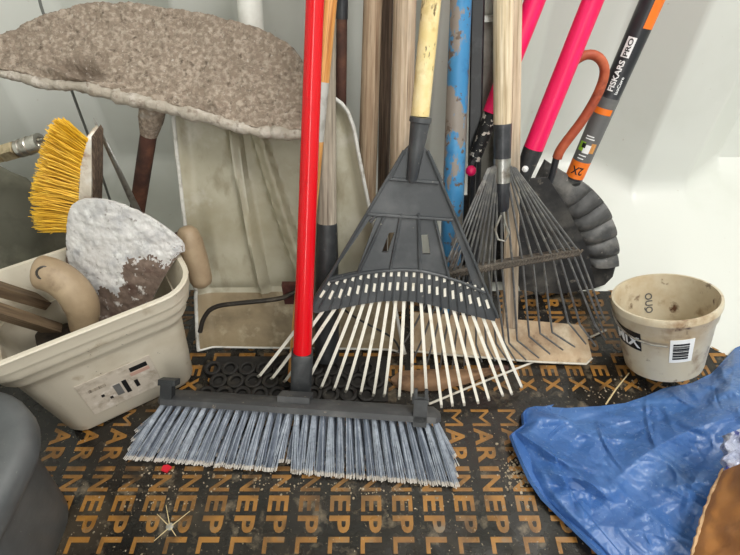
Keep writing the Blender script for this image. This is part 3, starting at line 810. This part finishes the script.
# ------------------------------------------------------------------ square pail and what stands in it
bl, brr = F(80,437), F(193,384)
ex = V((brr.x-bl.x, brr.y-bl.y, 0)); wB = ex.length*1.10; ex.normalize(); ey = V((-ex.y, ex.x, 0))
mid = (bl+brr)/2
PH_ = .218; wT = .228; dB, dT = .105, .130
cen = mid + ey*(dB/2)
def rsq(hx, hy, r, n=6):
    q = []
    for cx, cy, a0 in ((1,1,0),(-1,1,90),(-1,-1,180),(1,-1,270)):
        for k in range(n+1):
            a = math.radians(a0+90*k/n); q.append((cx*(hx-r)+r*math.cos(a), cy*(hy-r)+r*math.sin(a)))
    return q
def pr(hx, hy, z, r=.03): return [cen + ex*x + ey*y + V((0,0,z)) for x, y in rsq(hx, hy, r)]
t = thing('square_pail', 'grubby white square pail with a worn paper label, filled with hand tools', 'bucket', cen)
def hw(z): f = z/PH_; return (wB+(wT-wB)*f)/2, (dB+(dT-dB)*f)/2
prof = [(0,-.012),(.004,-.003),(.012,0),(.12,0),(.156,0),(.1565,.008),(.160,.0095),(.174,.0075),(.177,.0075),(.1785,.0145),(.182,.016),(.194,.0140),(.197,.0140),(.1985,.0185),(.212,.0185),(.2165,.0195),(.218,.018),(.218,.013),(.205,.009),(.12,-.003),(.01,-.004),(.005,-.03)]
rs = []
for z, d in prof:
    a, b = hw(z); rs.append(pr(a+d, b+d, max(z,.0005), .026+d))
mb = MB(); mb.rings(rs); mb.build('body', 'pail', t, angle=32)
# label on the front face
a0_, b0_ = hw(.02); a1_, b1_ = hw(.12)
def face(u, z, d=.0012):   # u metres across the front face
    b = hw(z)[1]; return cen + ex*u - ey*(b+d) + V((0,0,z))
lb = MB(); g = [[face(-.050+.096*i/6, .110-.074*j/4) for i in range(7)] for j in range(5)]
g2 = [[q+ey*.0008 for q in r] for r in g]
lb.slab(g, g2); lab = lb.build('label', 'pail_label', t)
def fpatch(u0,u1,z0,z1,m,name='label_print'):
    mb = MB(); g = [[face(u0,z1,.0018),face(u1,z1,.0018)],[face(u0,z0,.0018),face(u1,z0,.0018)]]
    mb.slab(g, [[q+ey*.0005 for q in r] for r in g]); o = mb.build(name, m, None)
    o.parent = lab; o.matrix_local = Matrix.Translation(-_loc[t.name]) if False else Matrix()
    o.matrix_parent_inverse = Matrix(); 
    # the label itself sits at the pail's origin offset
    o.matrix_local = Matrix()
    return o
fpatch(.016,.039,.092,.101,'text_black'); fpatch(.014,.040,.083,.090,'faded_red')
fpatch(.000,.006,.052,.082,'text_black'); fpatch(.014,.019,.056,.072,'text_black')
fpatch(-.030,-.026,.066,.071,'text_black'); fpatch(-.022,-.018,.055,.060,'text_black')
fpatch(-.012,-.003,.055,.080,'label_grey'); fpatch(-.040,-.018,.086,.092,'wood_grey')

# caked trowel
PT = (.43,.30); nT = plane_n(PT)
t = thing('trowel', 'white-caked broad trowel standing in the square pail with its wooden handle behind', 'trowel', L(125,290,PT))
Tp = resample(smooth_poly([(66,262),(66,232),(70,206),(82,198),(98,196),(122,200),(146,211),(170,228),(183,244),(184,252)],1), 110)
Bt = resample(smooth_poly([(70,330),(84,330),(100,330),(120,325),(140,315),(153,300),(160,285),(171,266),(181,252)],1), 110)
top, bot = [], []
for i in range(110):
    r1, r2 = [], []
    for j in range(56):
        q = Tp[i].lerp(Bt[i], j/55); b = L(q.x, q.y, PT)
        d = .012*math.sin(math.pi*min(1,max(0,(q.x-66)/118)))**.8 + .0016*nz(b,60) + .001*nz(b,140)
        r1.append(b+nT*d); r2.append(b+nT*(d-.005))
    top.append(r1); bot.append(r2)
mb = MB(); mb.slab(top, bot)
for i in range(109):
    for j in range(55):
        n_ = nz((i*.06, j*.09, 3), 1.0) + .5*nz((i*.3, j*.4, 8), 1.0)
        q = Tp[i].lerp(Bt[i], j/55)
        if i < 9+6*n_ or (q.x > 126+10*n_ and q.y > 256 + 16*n_) or (q.y > 288+10*n_): mb.m[i*55+j] = 1
mb.build('blade', ['caked', 'caked_brown'], t, angle=70)
PT2 = (.475,.30)
p = Pole((203,286), (187,232), PT2, 22, 26)
ll = p.len
shaft_mesh([(-.002,.003),(.0,p.r0*.5),(.004,p.r0*.85),(.012,p.r0),(ll*.5,p.r0*1.12),(ll*.85,p.r0*1.08),(ll,p.r0*.9),(ll+.006,p.r0*.6),(ll+.008,.004)], 18).build('handle', 'grip', t, M=p.M)
mb = MB(); mb.tube(smooth_poly([p.b, p.b+V((-.02,-.004,-.004)), L(150,250,PT)-nT*.012, L(135,262,PT)-nT*.004],2), .004, 8); mb.build('tang', 'rust', t)

# scrub brush
YB = .56
def Wb(x,y,d=0): return W(x,y,YB+d)
t = thing('scrub_brush', 'dusty wooden scrub brush with bright yellow bristles upright in the square pail', 'brush', Wb(92,300))
mb = MB()
rows = [(84,140),(90,135),(94,141),(94,190),(93,226),(92,231),(80,231),(79,226),(76,200),(78,165)]
nb = V((0,-1,0))
fr = [Wb(x,y,-.014) for x,y in rows]
mb.plate(fr, [], nb, .030)
bo = mb.build('block', ['brush_white'], t)
bm2 = bmesh.new(); bm2.from_mesh(bo.data); bmesh.ops.bevel(bm2, geom=[e for e in bm2.edges if e.calc_face_angle(0) > .9], offset=.003, segments=2, affect='EDGES'); bm2.to_mesh(bo.data); bm2.free()
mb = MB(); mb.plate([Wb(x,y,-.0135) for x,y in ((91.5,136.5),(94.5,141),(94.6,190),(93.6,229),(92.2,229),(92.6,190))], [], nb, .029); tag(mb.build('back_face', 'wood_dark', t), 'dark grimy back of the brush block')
random.seed(5); mb = MB()
ctl_root = resample([(86,139),(80,160),(77,185),(77,205),(80,232)], 30); ctl_tip = resample(smooth_poly([(64,118),(48,124),(40,150),(33,185),(32,210),(36,231),(62,224)],1)[:], 30)
ctl_tip = resample(smooth_poly([(62,118),(50,126),(42,150),(35,180),(32,205),(37,230)],1), 30)
for k in range(1500):
    f = random.random(); i = min(28, int(f*29)); g = f*29-i
    rp = ctl_root[i].lerp(ctl_root[i+1], g); tp = ctl_tip[i].lerp(ctl_tip[i+1], g)
    dy = random.uniform(-.016,.022)
    a = W(rp.x+2, rp.y, YB+dy*.9); fl2 = random.uniform(.72,1.06)
    b = W(rp.x+(tp.x-rp.x)*fl2 + random.gauss(0,1.2), rp.y+(tp.y-rp.y)*fl2 + random.gauss(0,1.8), YB+dy*1.35)
    m_ = a.lerp(b,.55) + V((0, random.gauss(0,.0012), random.gauss(.0012,.0012)))
    mb.tube([a, m_, b], [.00085,.0008,.0006], 4, caps=False)
for k in range(26):   # a few stragglers along the lower edge
    a = W(random.uniform(60,80), random.uniform(215,232), YB); b = a + V((random.uniform(-.02,.004), random.uniform(-.01,0), random.uniform(-.022,-.006)))
    mb.tube([a, a.lerp(b,.5)+V((.002,0,.002)), b], [.0008,.0007,.0006], 4, caps=False)
mb.build('bristles', 'yellow_bristle', t, fix=False)

# pointed steel strip
mb = MB(); s0, s1 = L(93.5,118,(.53,.22)), L(136,208,(.53,.22)); s2 = s0 + (s1-s0)*1.3
sd = V((1,0,.35)).normalized()
def strip(q, w): return [q-sd*w, q+V((0,-.0015,0)), q+sd*w, q+V((0,.0015,0))]
mb.rings([strip(s0,.0006), strip(s0.lerp(s1,.15),.0030), strip(s1,.0058), strip(s2,.0058)])
o = mb.build('steel_strip', 'steel'); tag(recentre(o, s2), 'narrow pointed steel strip behind the yellow scrub brush', 'metal strip')

# wooden grip with a ring at its end, in the pail
PG = (.385,.30)
t = thing('wooden_grip', 'rounded worn wooden grip with a ring at its end inside the square pail', 'tool handle', L(86,330,PG))
gp = smooth_poly([L(x,y,PG) for x,y in ((38,272),(46,273),(61,279),(76,293),(84,310),(83,330))],2)
rad = []
for i, q in enumerate(gp):
    f = i/(len(gp)-1); rad.append(.0195*(1-.9*(max(0,.14-f)/.14)**2.2)**.5 * (1 if f < .7 else 1-.35*(f-.7)/.3) + .002)
mb = MB(); mb.tube(gp, rad, 18); mb.build('grip', 'grip', t)
mb = MB(); c = L(44,273,PG); nrm_ = (EYE-c).normalized(); c = c + nrm_*.0200; u_ = nrm_.cross(V((0,0,1))).normalized(); w_ = nrm_.cross(u_)
mb.tube([c + (u_*math.cos(a)+w_*math.sin(a))*.0075 for a in [2*math.pi*k/20 for k in range(21)]], .0015, 8)
mb.build('ring', 'darksteel', t)

# two boards standing in the pail
for i, (pa, pb, lab_) in enumerate((((-30,302),(58,330),'weathered board end nearest the pail rim, lower left'), ((-30,280),(46,303),'weathered board behind the lower board in the pail'))):
    a, b = F(*pa, .272+.012*i), L(*pb, (.415+.015*i,.25)); b = b - (b-a)*.08
    d = (b-a); n = V((0,-.6,.8)); sd = d.normalized().cross(n).normalized(); n = sd.cross(d.normalized())
    mb = MB(); Mx = Matrix((n, sd, d.normalized())).transposed().to_4x4(); Mx.translation = b
    mb.box((0,0,-d.length/2), (.006,0,0), (0,.013,0), (0,0,d.length/2)); 
    o = mb.build('wooden_board', 'wood_board', M=Mx); tag(o, lab_, 'board')

# dark crumpled sheet added for the shade in the bottom of the pail
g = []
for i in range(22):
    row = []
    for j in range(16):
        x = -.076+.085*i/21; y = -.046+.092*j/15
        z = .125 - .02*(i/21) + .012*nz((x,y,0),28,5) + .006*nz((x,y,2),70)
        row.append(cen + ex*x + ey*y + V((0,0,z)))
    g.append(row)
mb = MB(); mb.slab(g, [[q-V((0,0,.006)) for q in r] for r in g]); o = mb.build('pail_shade_filler', 'shade_filler', angle=80)
tag(recentre(o, cen + V((0,0,.11))), 'dark crumpled sheet added as shade inside the square pail below the boards', 'shade_filler')

# hose coupling on the left
t = thing('hose_coupling', 'brass and steel quick hose coupling on a hose at the left wall', 'hose fitting', W(-10,156,.60))
a, b = W(-60,172,.60), W(42,142,.60)
M_ = frame(a, b); ln = (b-a).length; u = ln/102
def zx(px): return (px+60)*u*1.0
shaft_mesh([(zx(-55),.010),(zx(-2),.010)]).build('hose', 'cable', t, M=M_)
shaft_mesh([(zx(-4),.0095),(zx(0),.0115),(zx(3),.0115),(zx(4),.009),(zx(6),.0125),(zx(18),.0125),(zx(19),.010)], 6).build('hex_nut', 'brass', t, M=M_)
shaft_mesh([(zx(18),.0085),(zx(20),.0085),(zx(20.5),.0118),(zx(24),.0118),(zx(24.5),.0105),(zx(27),.0105),(zx(27.5),.0122),(zx(31),.0122),(zx(31.5),.0112),(zx(36),.0112),(zx(37),.0126),(zx(41),.0122),(zx(41.2),.008),(zx(35),.007)], 24).build('collar', 'chrome', t, M=M_)

# wire hanging on the wall
mb = MB(); mb.tube(smooth_poly([W(30,-40,.80), W(38,-6,.80), W(42,10,.80), W(46,19,.80), W(75,100,.80), W(90,140,.80), W(110,200,.80)],1), .0022, 8)
o = mb.build('hanging_cable', 'greycable'); tag(recentre(o, W(90,140,.80)), 'thin grey cable hanging on the wall behind the mortar-caked blade', 'cable')

# grey lump added behind the pail in place of shade on the wall
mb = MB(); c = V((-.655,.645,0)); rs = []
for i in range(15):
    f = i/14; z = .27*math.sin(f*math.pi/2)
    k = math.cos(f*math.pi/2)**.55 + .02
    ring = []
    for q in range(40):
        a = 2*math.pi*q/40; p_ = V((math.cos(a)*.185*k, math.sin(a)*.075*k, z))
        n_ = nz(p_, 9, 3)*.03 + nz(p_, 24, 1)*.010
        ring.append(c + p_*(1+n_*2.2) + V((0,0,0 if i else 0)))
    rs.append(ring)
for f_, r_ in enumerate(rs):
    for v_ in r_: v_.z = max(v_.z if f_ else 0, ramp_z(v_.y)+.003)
mb.rings(rs); o = mb.build('wall_shade_lump', 'shade_lump', angle=80); tag(recentre(o, c), 'slumped grey lump standing in for wall shade behind the square pail', 'shade_lump')

# black bin, lower left
t = thing('black_bin', 'dusty black plastic bin with a rounded corner at the lower left', 'bin', (-.445,.225,0))
bc = V((-.468,.207,0))
def bq(hx,hy,r,z): return [bc + V((x,y,z)) for x,y in rsq(hx,hy,r,8)]
mb = MB(); mb.rings([bq(.085,.075,.05,.0005), bq(.088,.078,.055,.006), bq(.108,.092,.07,.165)]); mb.build('body', 'bin', t)
mb = MB(); mb.rings([bq(.108,.092,.07,.163), bq(.122,.104,.08,.165), bq(.125,.107,.083,.172), bq(.125,.107,.083,.188), bq(.122,.104,.08,.195), bq(.112,.095,.072,.199), bq(.105,.088,.066,.199), bq(.099,.082,.06,.196), bq(.05,.04,.03,.199)]); mb.build('lid', 'bin', t, angle=50)

# ------------------------------------------------------------------ round tub on the right
ca = F(669,352,0); ca = V((ca.x, ca.y, 0))
Rb, Rt_, Hc = .0545, .0690, .111
tilt = math.radians(-20)
Mc = Matrix.Translation(F(664,371,.0)+V((-.012,0,.0255))) @ Matrix.Rotation(-tilt*-1, 4, 'X') @ Matrix.Rotation(math.radians(-12), 4, 'Y')
t = thing('mixing_tub', 'grubby translucent round mixing tub with a barcode label beside the blue tarp', 'bucket', F(670,362))
def rad_(z): return Rb + (Rt_-Rb)*(z/Hc)
pf = [(0,Rb-.006),(.002,Rb-.001),(.006,Rb),(.085,rad_(.085)),(.090,rad_(.09)+.002),(.104,rad_(.104)+.002),(.1065,rad_(.1065)+.0035),(.114,Rt_+.003),(.117,Rt_+.002),(.117,Rt_-.001),(.1,rad_(.1)-.0025),(.006,Rb-.003),(.004,Rb*.5),(.004,.001)]
mb = MB(); mb.rings([[(r*math.cos(2*math.pi*k/64), r*math.sin(2*math.pi*k/64), z) for k in range(64)] for z, r in pf]); mb.build('body', 'cup', t, M=Mc, angle=35)
# local frame: -y faces the camera; angle measured from -y towards +x
def cyl(a, z, d=.0008): 
    r = rad_(z)+d; return (r*math.sin(a), -r*math.cos(a), z)
def cpatch(a0,a1,z0,z1,m,name,d=.0008,inside=False):
    mb = MB(); n = 8; g = [[cyl(a0+(a1-a0)*k/n, z, d) for k in range(n+1)] for z in (z1, z0)]
    g2 = [[cyl(a0+(a1-a0)*k/n, z, d-.0006) for k in range(n+1)] for z in (z1, z0)]
    mb.slab(g, g2); return mb.build(name, m, t, M=Mc)
cpatch(-.36,.12,.042,.083,'text_white','barcode_label')
mb = MB()
random.seed(11); z = .048
while z < .077:
    h = random.choice((.0008,.0012,.002,.0028)); n = 6
    a0, a1 = -.30,.02
    mb.slab([[cyl(a0+(a1-a0)*k/n, z+h, .0014) for k in range(n+1)], [cyl(a0+(a1-a0)*k/n, z, .0014) for k in range(n+1)]],
            [[cyl(a0+(a1-a0)*k/n, z+h, .001) for k in range(n+1)], [cyl(a0+(a1-a0)*k/n, z, .001) for k in range(n+1)]])
    z += h + random.choice((.0008,.0012,.0016))
mb.build('barcode', 'text_black', t, M=Mc)
cpatch(-1.70,-.94,.054,.086,'text_black','logo_block')
vs, fs, ww = text2d('MIX', .019, .03, None, True); mb = MB(); mb.add([cyl(-1.67+ (u+.002)/rad_(.07)*.98, .0595+v, .0018) for u, v in vs], fs); mb.build('lettering', 'text_white', t, M=Mc, smooth=False, fix=False)
vs, fs, ww = text2d('QUO', .013, .02); mb = MB()      # faint lettering showing through the far inner wall
def cin(u, v): 
    a = .05 + (u-ww/2)*0; z = .088 - (ww - u); r = rad_(z)-.0036; aa = -.02 + (v)/r; return (r*math.sin(aa), r*math.cos(aa), z)
mb.add([cin(u, v) for u, v in vs], fs); mb.build('lettering', 'label_grey', t, M=Mc, smooth=False, fix=False)
pb = [Mc @ V((-rad_(.1)-.004, 0, .100))]
wirep = [(607,300),(612,305),(630,322),(641,334),(660,339),(682,342.5)]
# bail wire: hangs from the left ear and lies against the front of the tub
mb = MB(); ear = Mc @ V(cyl(-2.0,.100,.003)); e2 = Mc @ V(cyl(-1.6,.090,.006)); e3 = Mc @ V(cyl(-1.2,.080,.007)); e4 = Mc @ V(cyl(-.8,.075,.006)); e5 = Mc @ V(cyl(-.4,.075,.005))
mb.tube(smooth_poly([ear + (ear-e2)*.35, ear, e2, e3, e4, e5],2), .0014, 8); mb.build('bail_wire', 'wirebright', t)

# ------------------------------------------------------------------ blue tarp
random.seed(21)
creases = []
def crease(cx, cy, ang, ln, wd, hh): creases.append((cx, cy, math.cos(ang), math.sin(ang), ln, wd, hh))
for k in range(26):      # long folds fanning out from the gathered left end
    cx = random.uniform(.16,.55); cy = random.uniform(.16,.52)
    ang = math.atan2(cy-.40, cx-.10) + random.gauss(0,.35)
    crease(cx, cy, ang, random.uniform(.07,.17), random.uniform(.012,.034), random.uniform(.006,.014)*random.choice((1,1,-.7)))
for k in range(150):
    crease(random.uniform(.08,.6), random.uniform(.1,.56), random.uniform(0,3.14), random.uniform(.02,.07), random.uniform(.005,.014), random.uniform(.0012,.0045)*random.choice((1,1,-1)))
for k in range(420):
    crease(random.uniform(.08,.6), random.uniform(.1,.56), random.uniform(0,3.14), random.uniform(.008,.025), random.uniform(.003,.006), random.uniform(.0005,.0014)*random.choice((1,-1)))
def fold_z(x, y):
    z = 0
    for cx, cy, c, s_, ln, wd, hh in creases:
        dx, dy = x-cx, y-cy
        a = abs(dx*c + dy*s_)
        if a > ln: continue
        b = abs(-dx*s_ + dy*c + .15*a*a/ln)
        if b < wd: z += 1.35*hh*(1-b/wd)*(1-(a/ln)**2)
    return z
NV, NU = 190, 240
edgeL = resample([(527,408),(523,412),(524,424),(511,434),(516,447),(530,478),(543,497),(560,514),(604,556),(640,590)], NV)
Tt = resample([(527,408),(536,406),(566,408),(600,406),(625,403),(646,396),(664,388),(692,383),(712,373),(735,348),(830,308)], NU)
Bb = resample([(640,590),(700,620),(760,640),(830,650)], NU)
top, bot = [], []
for i in range(NV):
    r1, r2 = [], []
    for j in range(NU):
        u = j/(NU-1); v = i/(NV-1)
        r = V((830, 312 + 338*v, 0))
        q = edgeL[i].lerp(r, u) + Tt[j].lerp(Bb[j], v) - (V((527,408,0)).lerp(V((830,312,0)),u).lerp(V((640,590,0)).lerp(V((830,650,0)),u), v))
        w0 = F(q.x, q.y, 0)
        base = .012*sm(0,.05,u)*sm(-.01,.06,v) + .030*sm(.15,.8,u)*sm(-.02,.22,v) + .030*sm(.5,1,u)*sm(0,.15,v)
        env = (sm(0,.10,u)*.8+.2)*(sm(-.02,.07,v)*.9+.1)
        z = .004 + base + fold_z(w0.x, w0.y)*env + .004*noise.noise(w0*14)*env
        z += .003*sm(.0,.008,u)*sm(.115,.108,u)
        if j == 0: z = .012 + .010*math.sin(v*math.pi*2.0)**2
        w_ = F(q.x, q.y, max(z, .003)); r1.append(w_); r2.append(w_ - V((0,0,.0014)))
    top.append(r1); bot.append(r2)
mb = MB(); mb.slab(top, bot)
# turned-under hem at the left end
h1, h2 = [], []
for i in range(NV):
    a = top[i][0]; b = V((a.x+.012, a.y+.004, max(.002, a.z-.008))); c_ = V((a.x+.045, a.y+.012, .0022))
    h1.append([a, a + V((-.002,-.001,-.004)), b, c_]); h2.append([q+V((0,0,-.0012)) for q in h1[-1]])
mb.slab(h1, h2)
o = mb.build('tarp', 'tarp', angle=28); tag(recentre(o, F(620,470)), 'crumpled blue woven tarp spread on the floor at the lower right', 'tarp')

# brown paper bag over the tarp
Lp = resample(smooth_poly([(722,470),(716,482),(706,503),(698,530),(692,548),(684,590)],1), 40)
top, bot = [], []
for i in range(40):
    r1, r2 = [], []
    for j in range(30):
        u = j/29; q = Lp[i].lerp(V((840, 380+i*6.5, 0)), u)
        z = .083 + .060*sm(0,.5,u) + .006*nz((q.x*.012,q.y*.02,0),1.0,4) + .004*nz((q.x*.05,q.y*.05,0),1.0,2)
        if u < .07: z -= .012*(1-u/.07)
        w_ = F(q.x, q.y, z); r1.append(w_); r2.append(w_-V((0,0,.002)))
    top.append(r1); bot.append(r2)
t = thing('paper_bag', 'brown kraft paper bag with a torn folded edge lying over the tarp', 'paper bag', F(760,540))
mb = MB(); mb.slab(top, bot); mb.build('paper', 'kraft', t, angle=60)
mb = MB(); mb.tube([r[0]+V((.002,0,.001))+V((random.uniform(-.001,.001),0,0)) for r in top], [.0022+.001*random.random() for _ in top], 7); tag(mb.build('torn_edge', 'kraft_edge', t), 'pale rough torn edge')
mb = MB(); g = []
for i in range(16):
    g.append([F(722+j*2.2+2*math.sin(i), 436+i*2.3-j*.9, .128+.012*nz((i*.35,j*.3,2),1)+.01*math.sin(j*.5)) for j in range(16)])
mb.slab(g, [[q-V((0,0,.0008)) for q in r] for r in g])
o = mb.build('plastic_film', 'film'); tag(recentre(o, F(740,455)), 'crumpled clear plastic film with dark blue print beside the brown paper bag', 'plastic film')

# ------------------------------------------------------------------ odds and ends
t = thing('floor_screw', 'loose screw with thin fibres lying on the bare floor at lower left', 'screw', F(170,527))
mb = MB(); c = F(170,527); mb.tube([c+V((0,0,.0005)), c+V((0,0,.002)), c+V((0,0,.0028))], [.0046,.0046,.0025], 14); mb.build('screw_head', 'wirebright', t)
mb = MB()
for e in ((157,514),(190,511),(154,541),(166,505),(176,536)): mb.tube([F(170,527,.002), F((170+e[0])/2,(527+e[1])/2,.003), F(*e,.001)], [.0007,.0006,.0004], 5)
mb.build('fibre', 'straw', t)
mb = MB(); mb.tube([F(606,404,.03), F(616,389,.018), F(629,373,.008)], [.0012,.0012,.0008], 6)
o = mb.build('straw_stem', 'straw'); tag(recentre(o, F(616,389)), 'single dry straw stem on the floor between the tub and the tarp edge', 'straw')
mb = MB(); c = F(166,468,.004); mb.plate([c+V((x,y,0)) for x,y in ((-.006,-.003),(.002,-.006),(.007,.002),(.001,.005),(-.005,.004))], [], (0,0,1), .003)
o = mb.build('red_scrap', 'redbit'); tag(recentre(o, F(166,468)), 'tiny red plastic scrap at the left end of the broom bristles', 'scrap')
mb = MB(); PK = (.468,.38); mb.tube(smooth_poly([L(x,y,PK) for x,y in ((340,306),(352,316),(375,328),(394,338),(401,352),(400,366))],2), .0016, 8)
o = mb.build('thin_cable', 'cable'); tag(recentre(o, F(380,345)), 'thin black cable curving under the leaf rake tines', 'cable')
random.seed(9); mb = MB()
def chip(x, y, s):
    c = F(x, y, .0006); n = random.randint(4,6); a0 = random.random()*6
    mb.plate([c+V((math.cos(a0+6.283*k/n)*s*random.uniform(.5,1.3), math.sin(a0+6.283*k/n)*s*random.uniform(.5,1.3), random.uniform(0,s*.4))) for k in range(n)], [], (0,0,1), .0006)
for k in range(130):
    f = random.random(); chip(140+320*f+random.gauss(0,5), 464+26*f+abs(random.gauss(0,7))+3, random.uniform(.0006,.0018))
for k in range(110): chip(random.gauss(517,9), random.gauss(472,15), random.uniform(.0007,.0024))
for k in range(60): chip(random.gauss(615,22), random.gauss(390,7), random.uniform(.0006,.0018))
for k in range(150): chip(random.uniform(60,560), random.uniform(405,552), random.uniform(.0004,.0012))
for k in range(60): chip(random.gauss(150,20), random.gauss(500,14), random.uniform(.0005,.0014))
o = mb.build('floor_grit', 'grit', smooth=False, fix=False); tag(recentre(o, F(330,490)), 'scattered dust, grit and flakes on the printed floor', 'grit', kind='stuff')

# ------------------------------------------------------------------ camera and light
cam = bpy.data.cameras.new('camera'); co = bpy.data.objects.new('camera', cam); C.objects.link(co)
cam.sensor_width = 36; cam.lens = FPX/740*36; cam.clip_start = .01
co.location = EYE; co.rotation_euler = (math.radians(45), 0, 0); SC.camera = co
w = bpy.data.worlds.new('sky'); SC.world = w; w.use_nodes = True
nt = w.node_tree; bg = nt.nodes['Background']; tc = nt.nodes.new('ShaderNodeTexCoord'); sx = nt.nodes.new('ShaderNodeSeparateXYZ')
mr = nt.nodes.new('ShaderNodeMapRange'); mr.inputs['From Min'].default_value = -.1; mr.inputs['From Max'].default_value = .25
mr.inputs['To Min'].default_value = .35; mr.inputs['To Max'].default_value = .9
nt.links.new(tc.outputs['Generated'], sx.inputs[0]); nt.links.new(sx.outputs['Z'], mr.inputs['Value']); nt.links.new(mr.outputs['Result'], bg.inputs['Strength'])
bg.inputs['Color'].default_value = (1,.985,.93,1)
for nm, loc, aim, sx_, sy_, en in (('doorway_daylight', (-.02,-.86,.95), (-.02,.5,.4), .17, 1.7, 7), ('added_overhead_light', (.68,.08,1.88), (.25,.5,.1), .8, .7, 29)):  # second lamp is added top light; the ceiling has no vent
    la = bpy.data.lights.new(nm, 'AREA'); la.shape = 'RECTANGLE'; la.size = sx_; la.size_y = sy_; la.energy = en; la.color = (1,.985,.95)
    lo = bpy.data.objects.new(nm, la); C.objects.link(lo); lo.location = loc
    lo.rotation_euler = (V(aim)-V(loc)).to_track_quat('-Z','Y').to_euler()
SC.view_settings.view_transform = 'Standard'; SC.view_settings.look = 'None'; SC.view_settings.gamma = 1
SC.view_settings.use_curve_mapping = False; SC.view_settings.exposure = .2
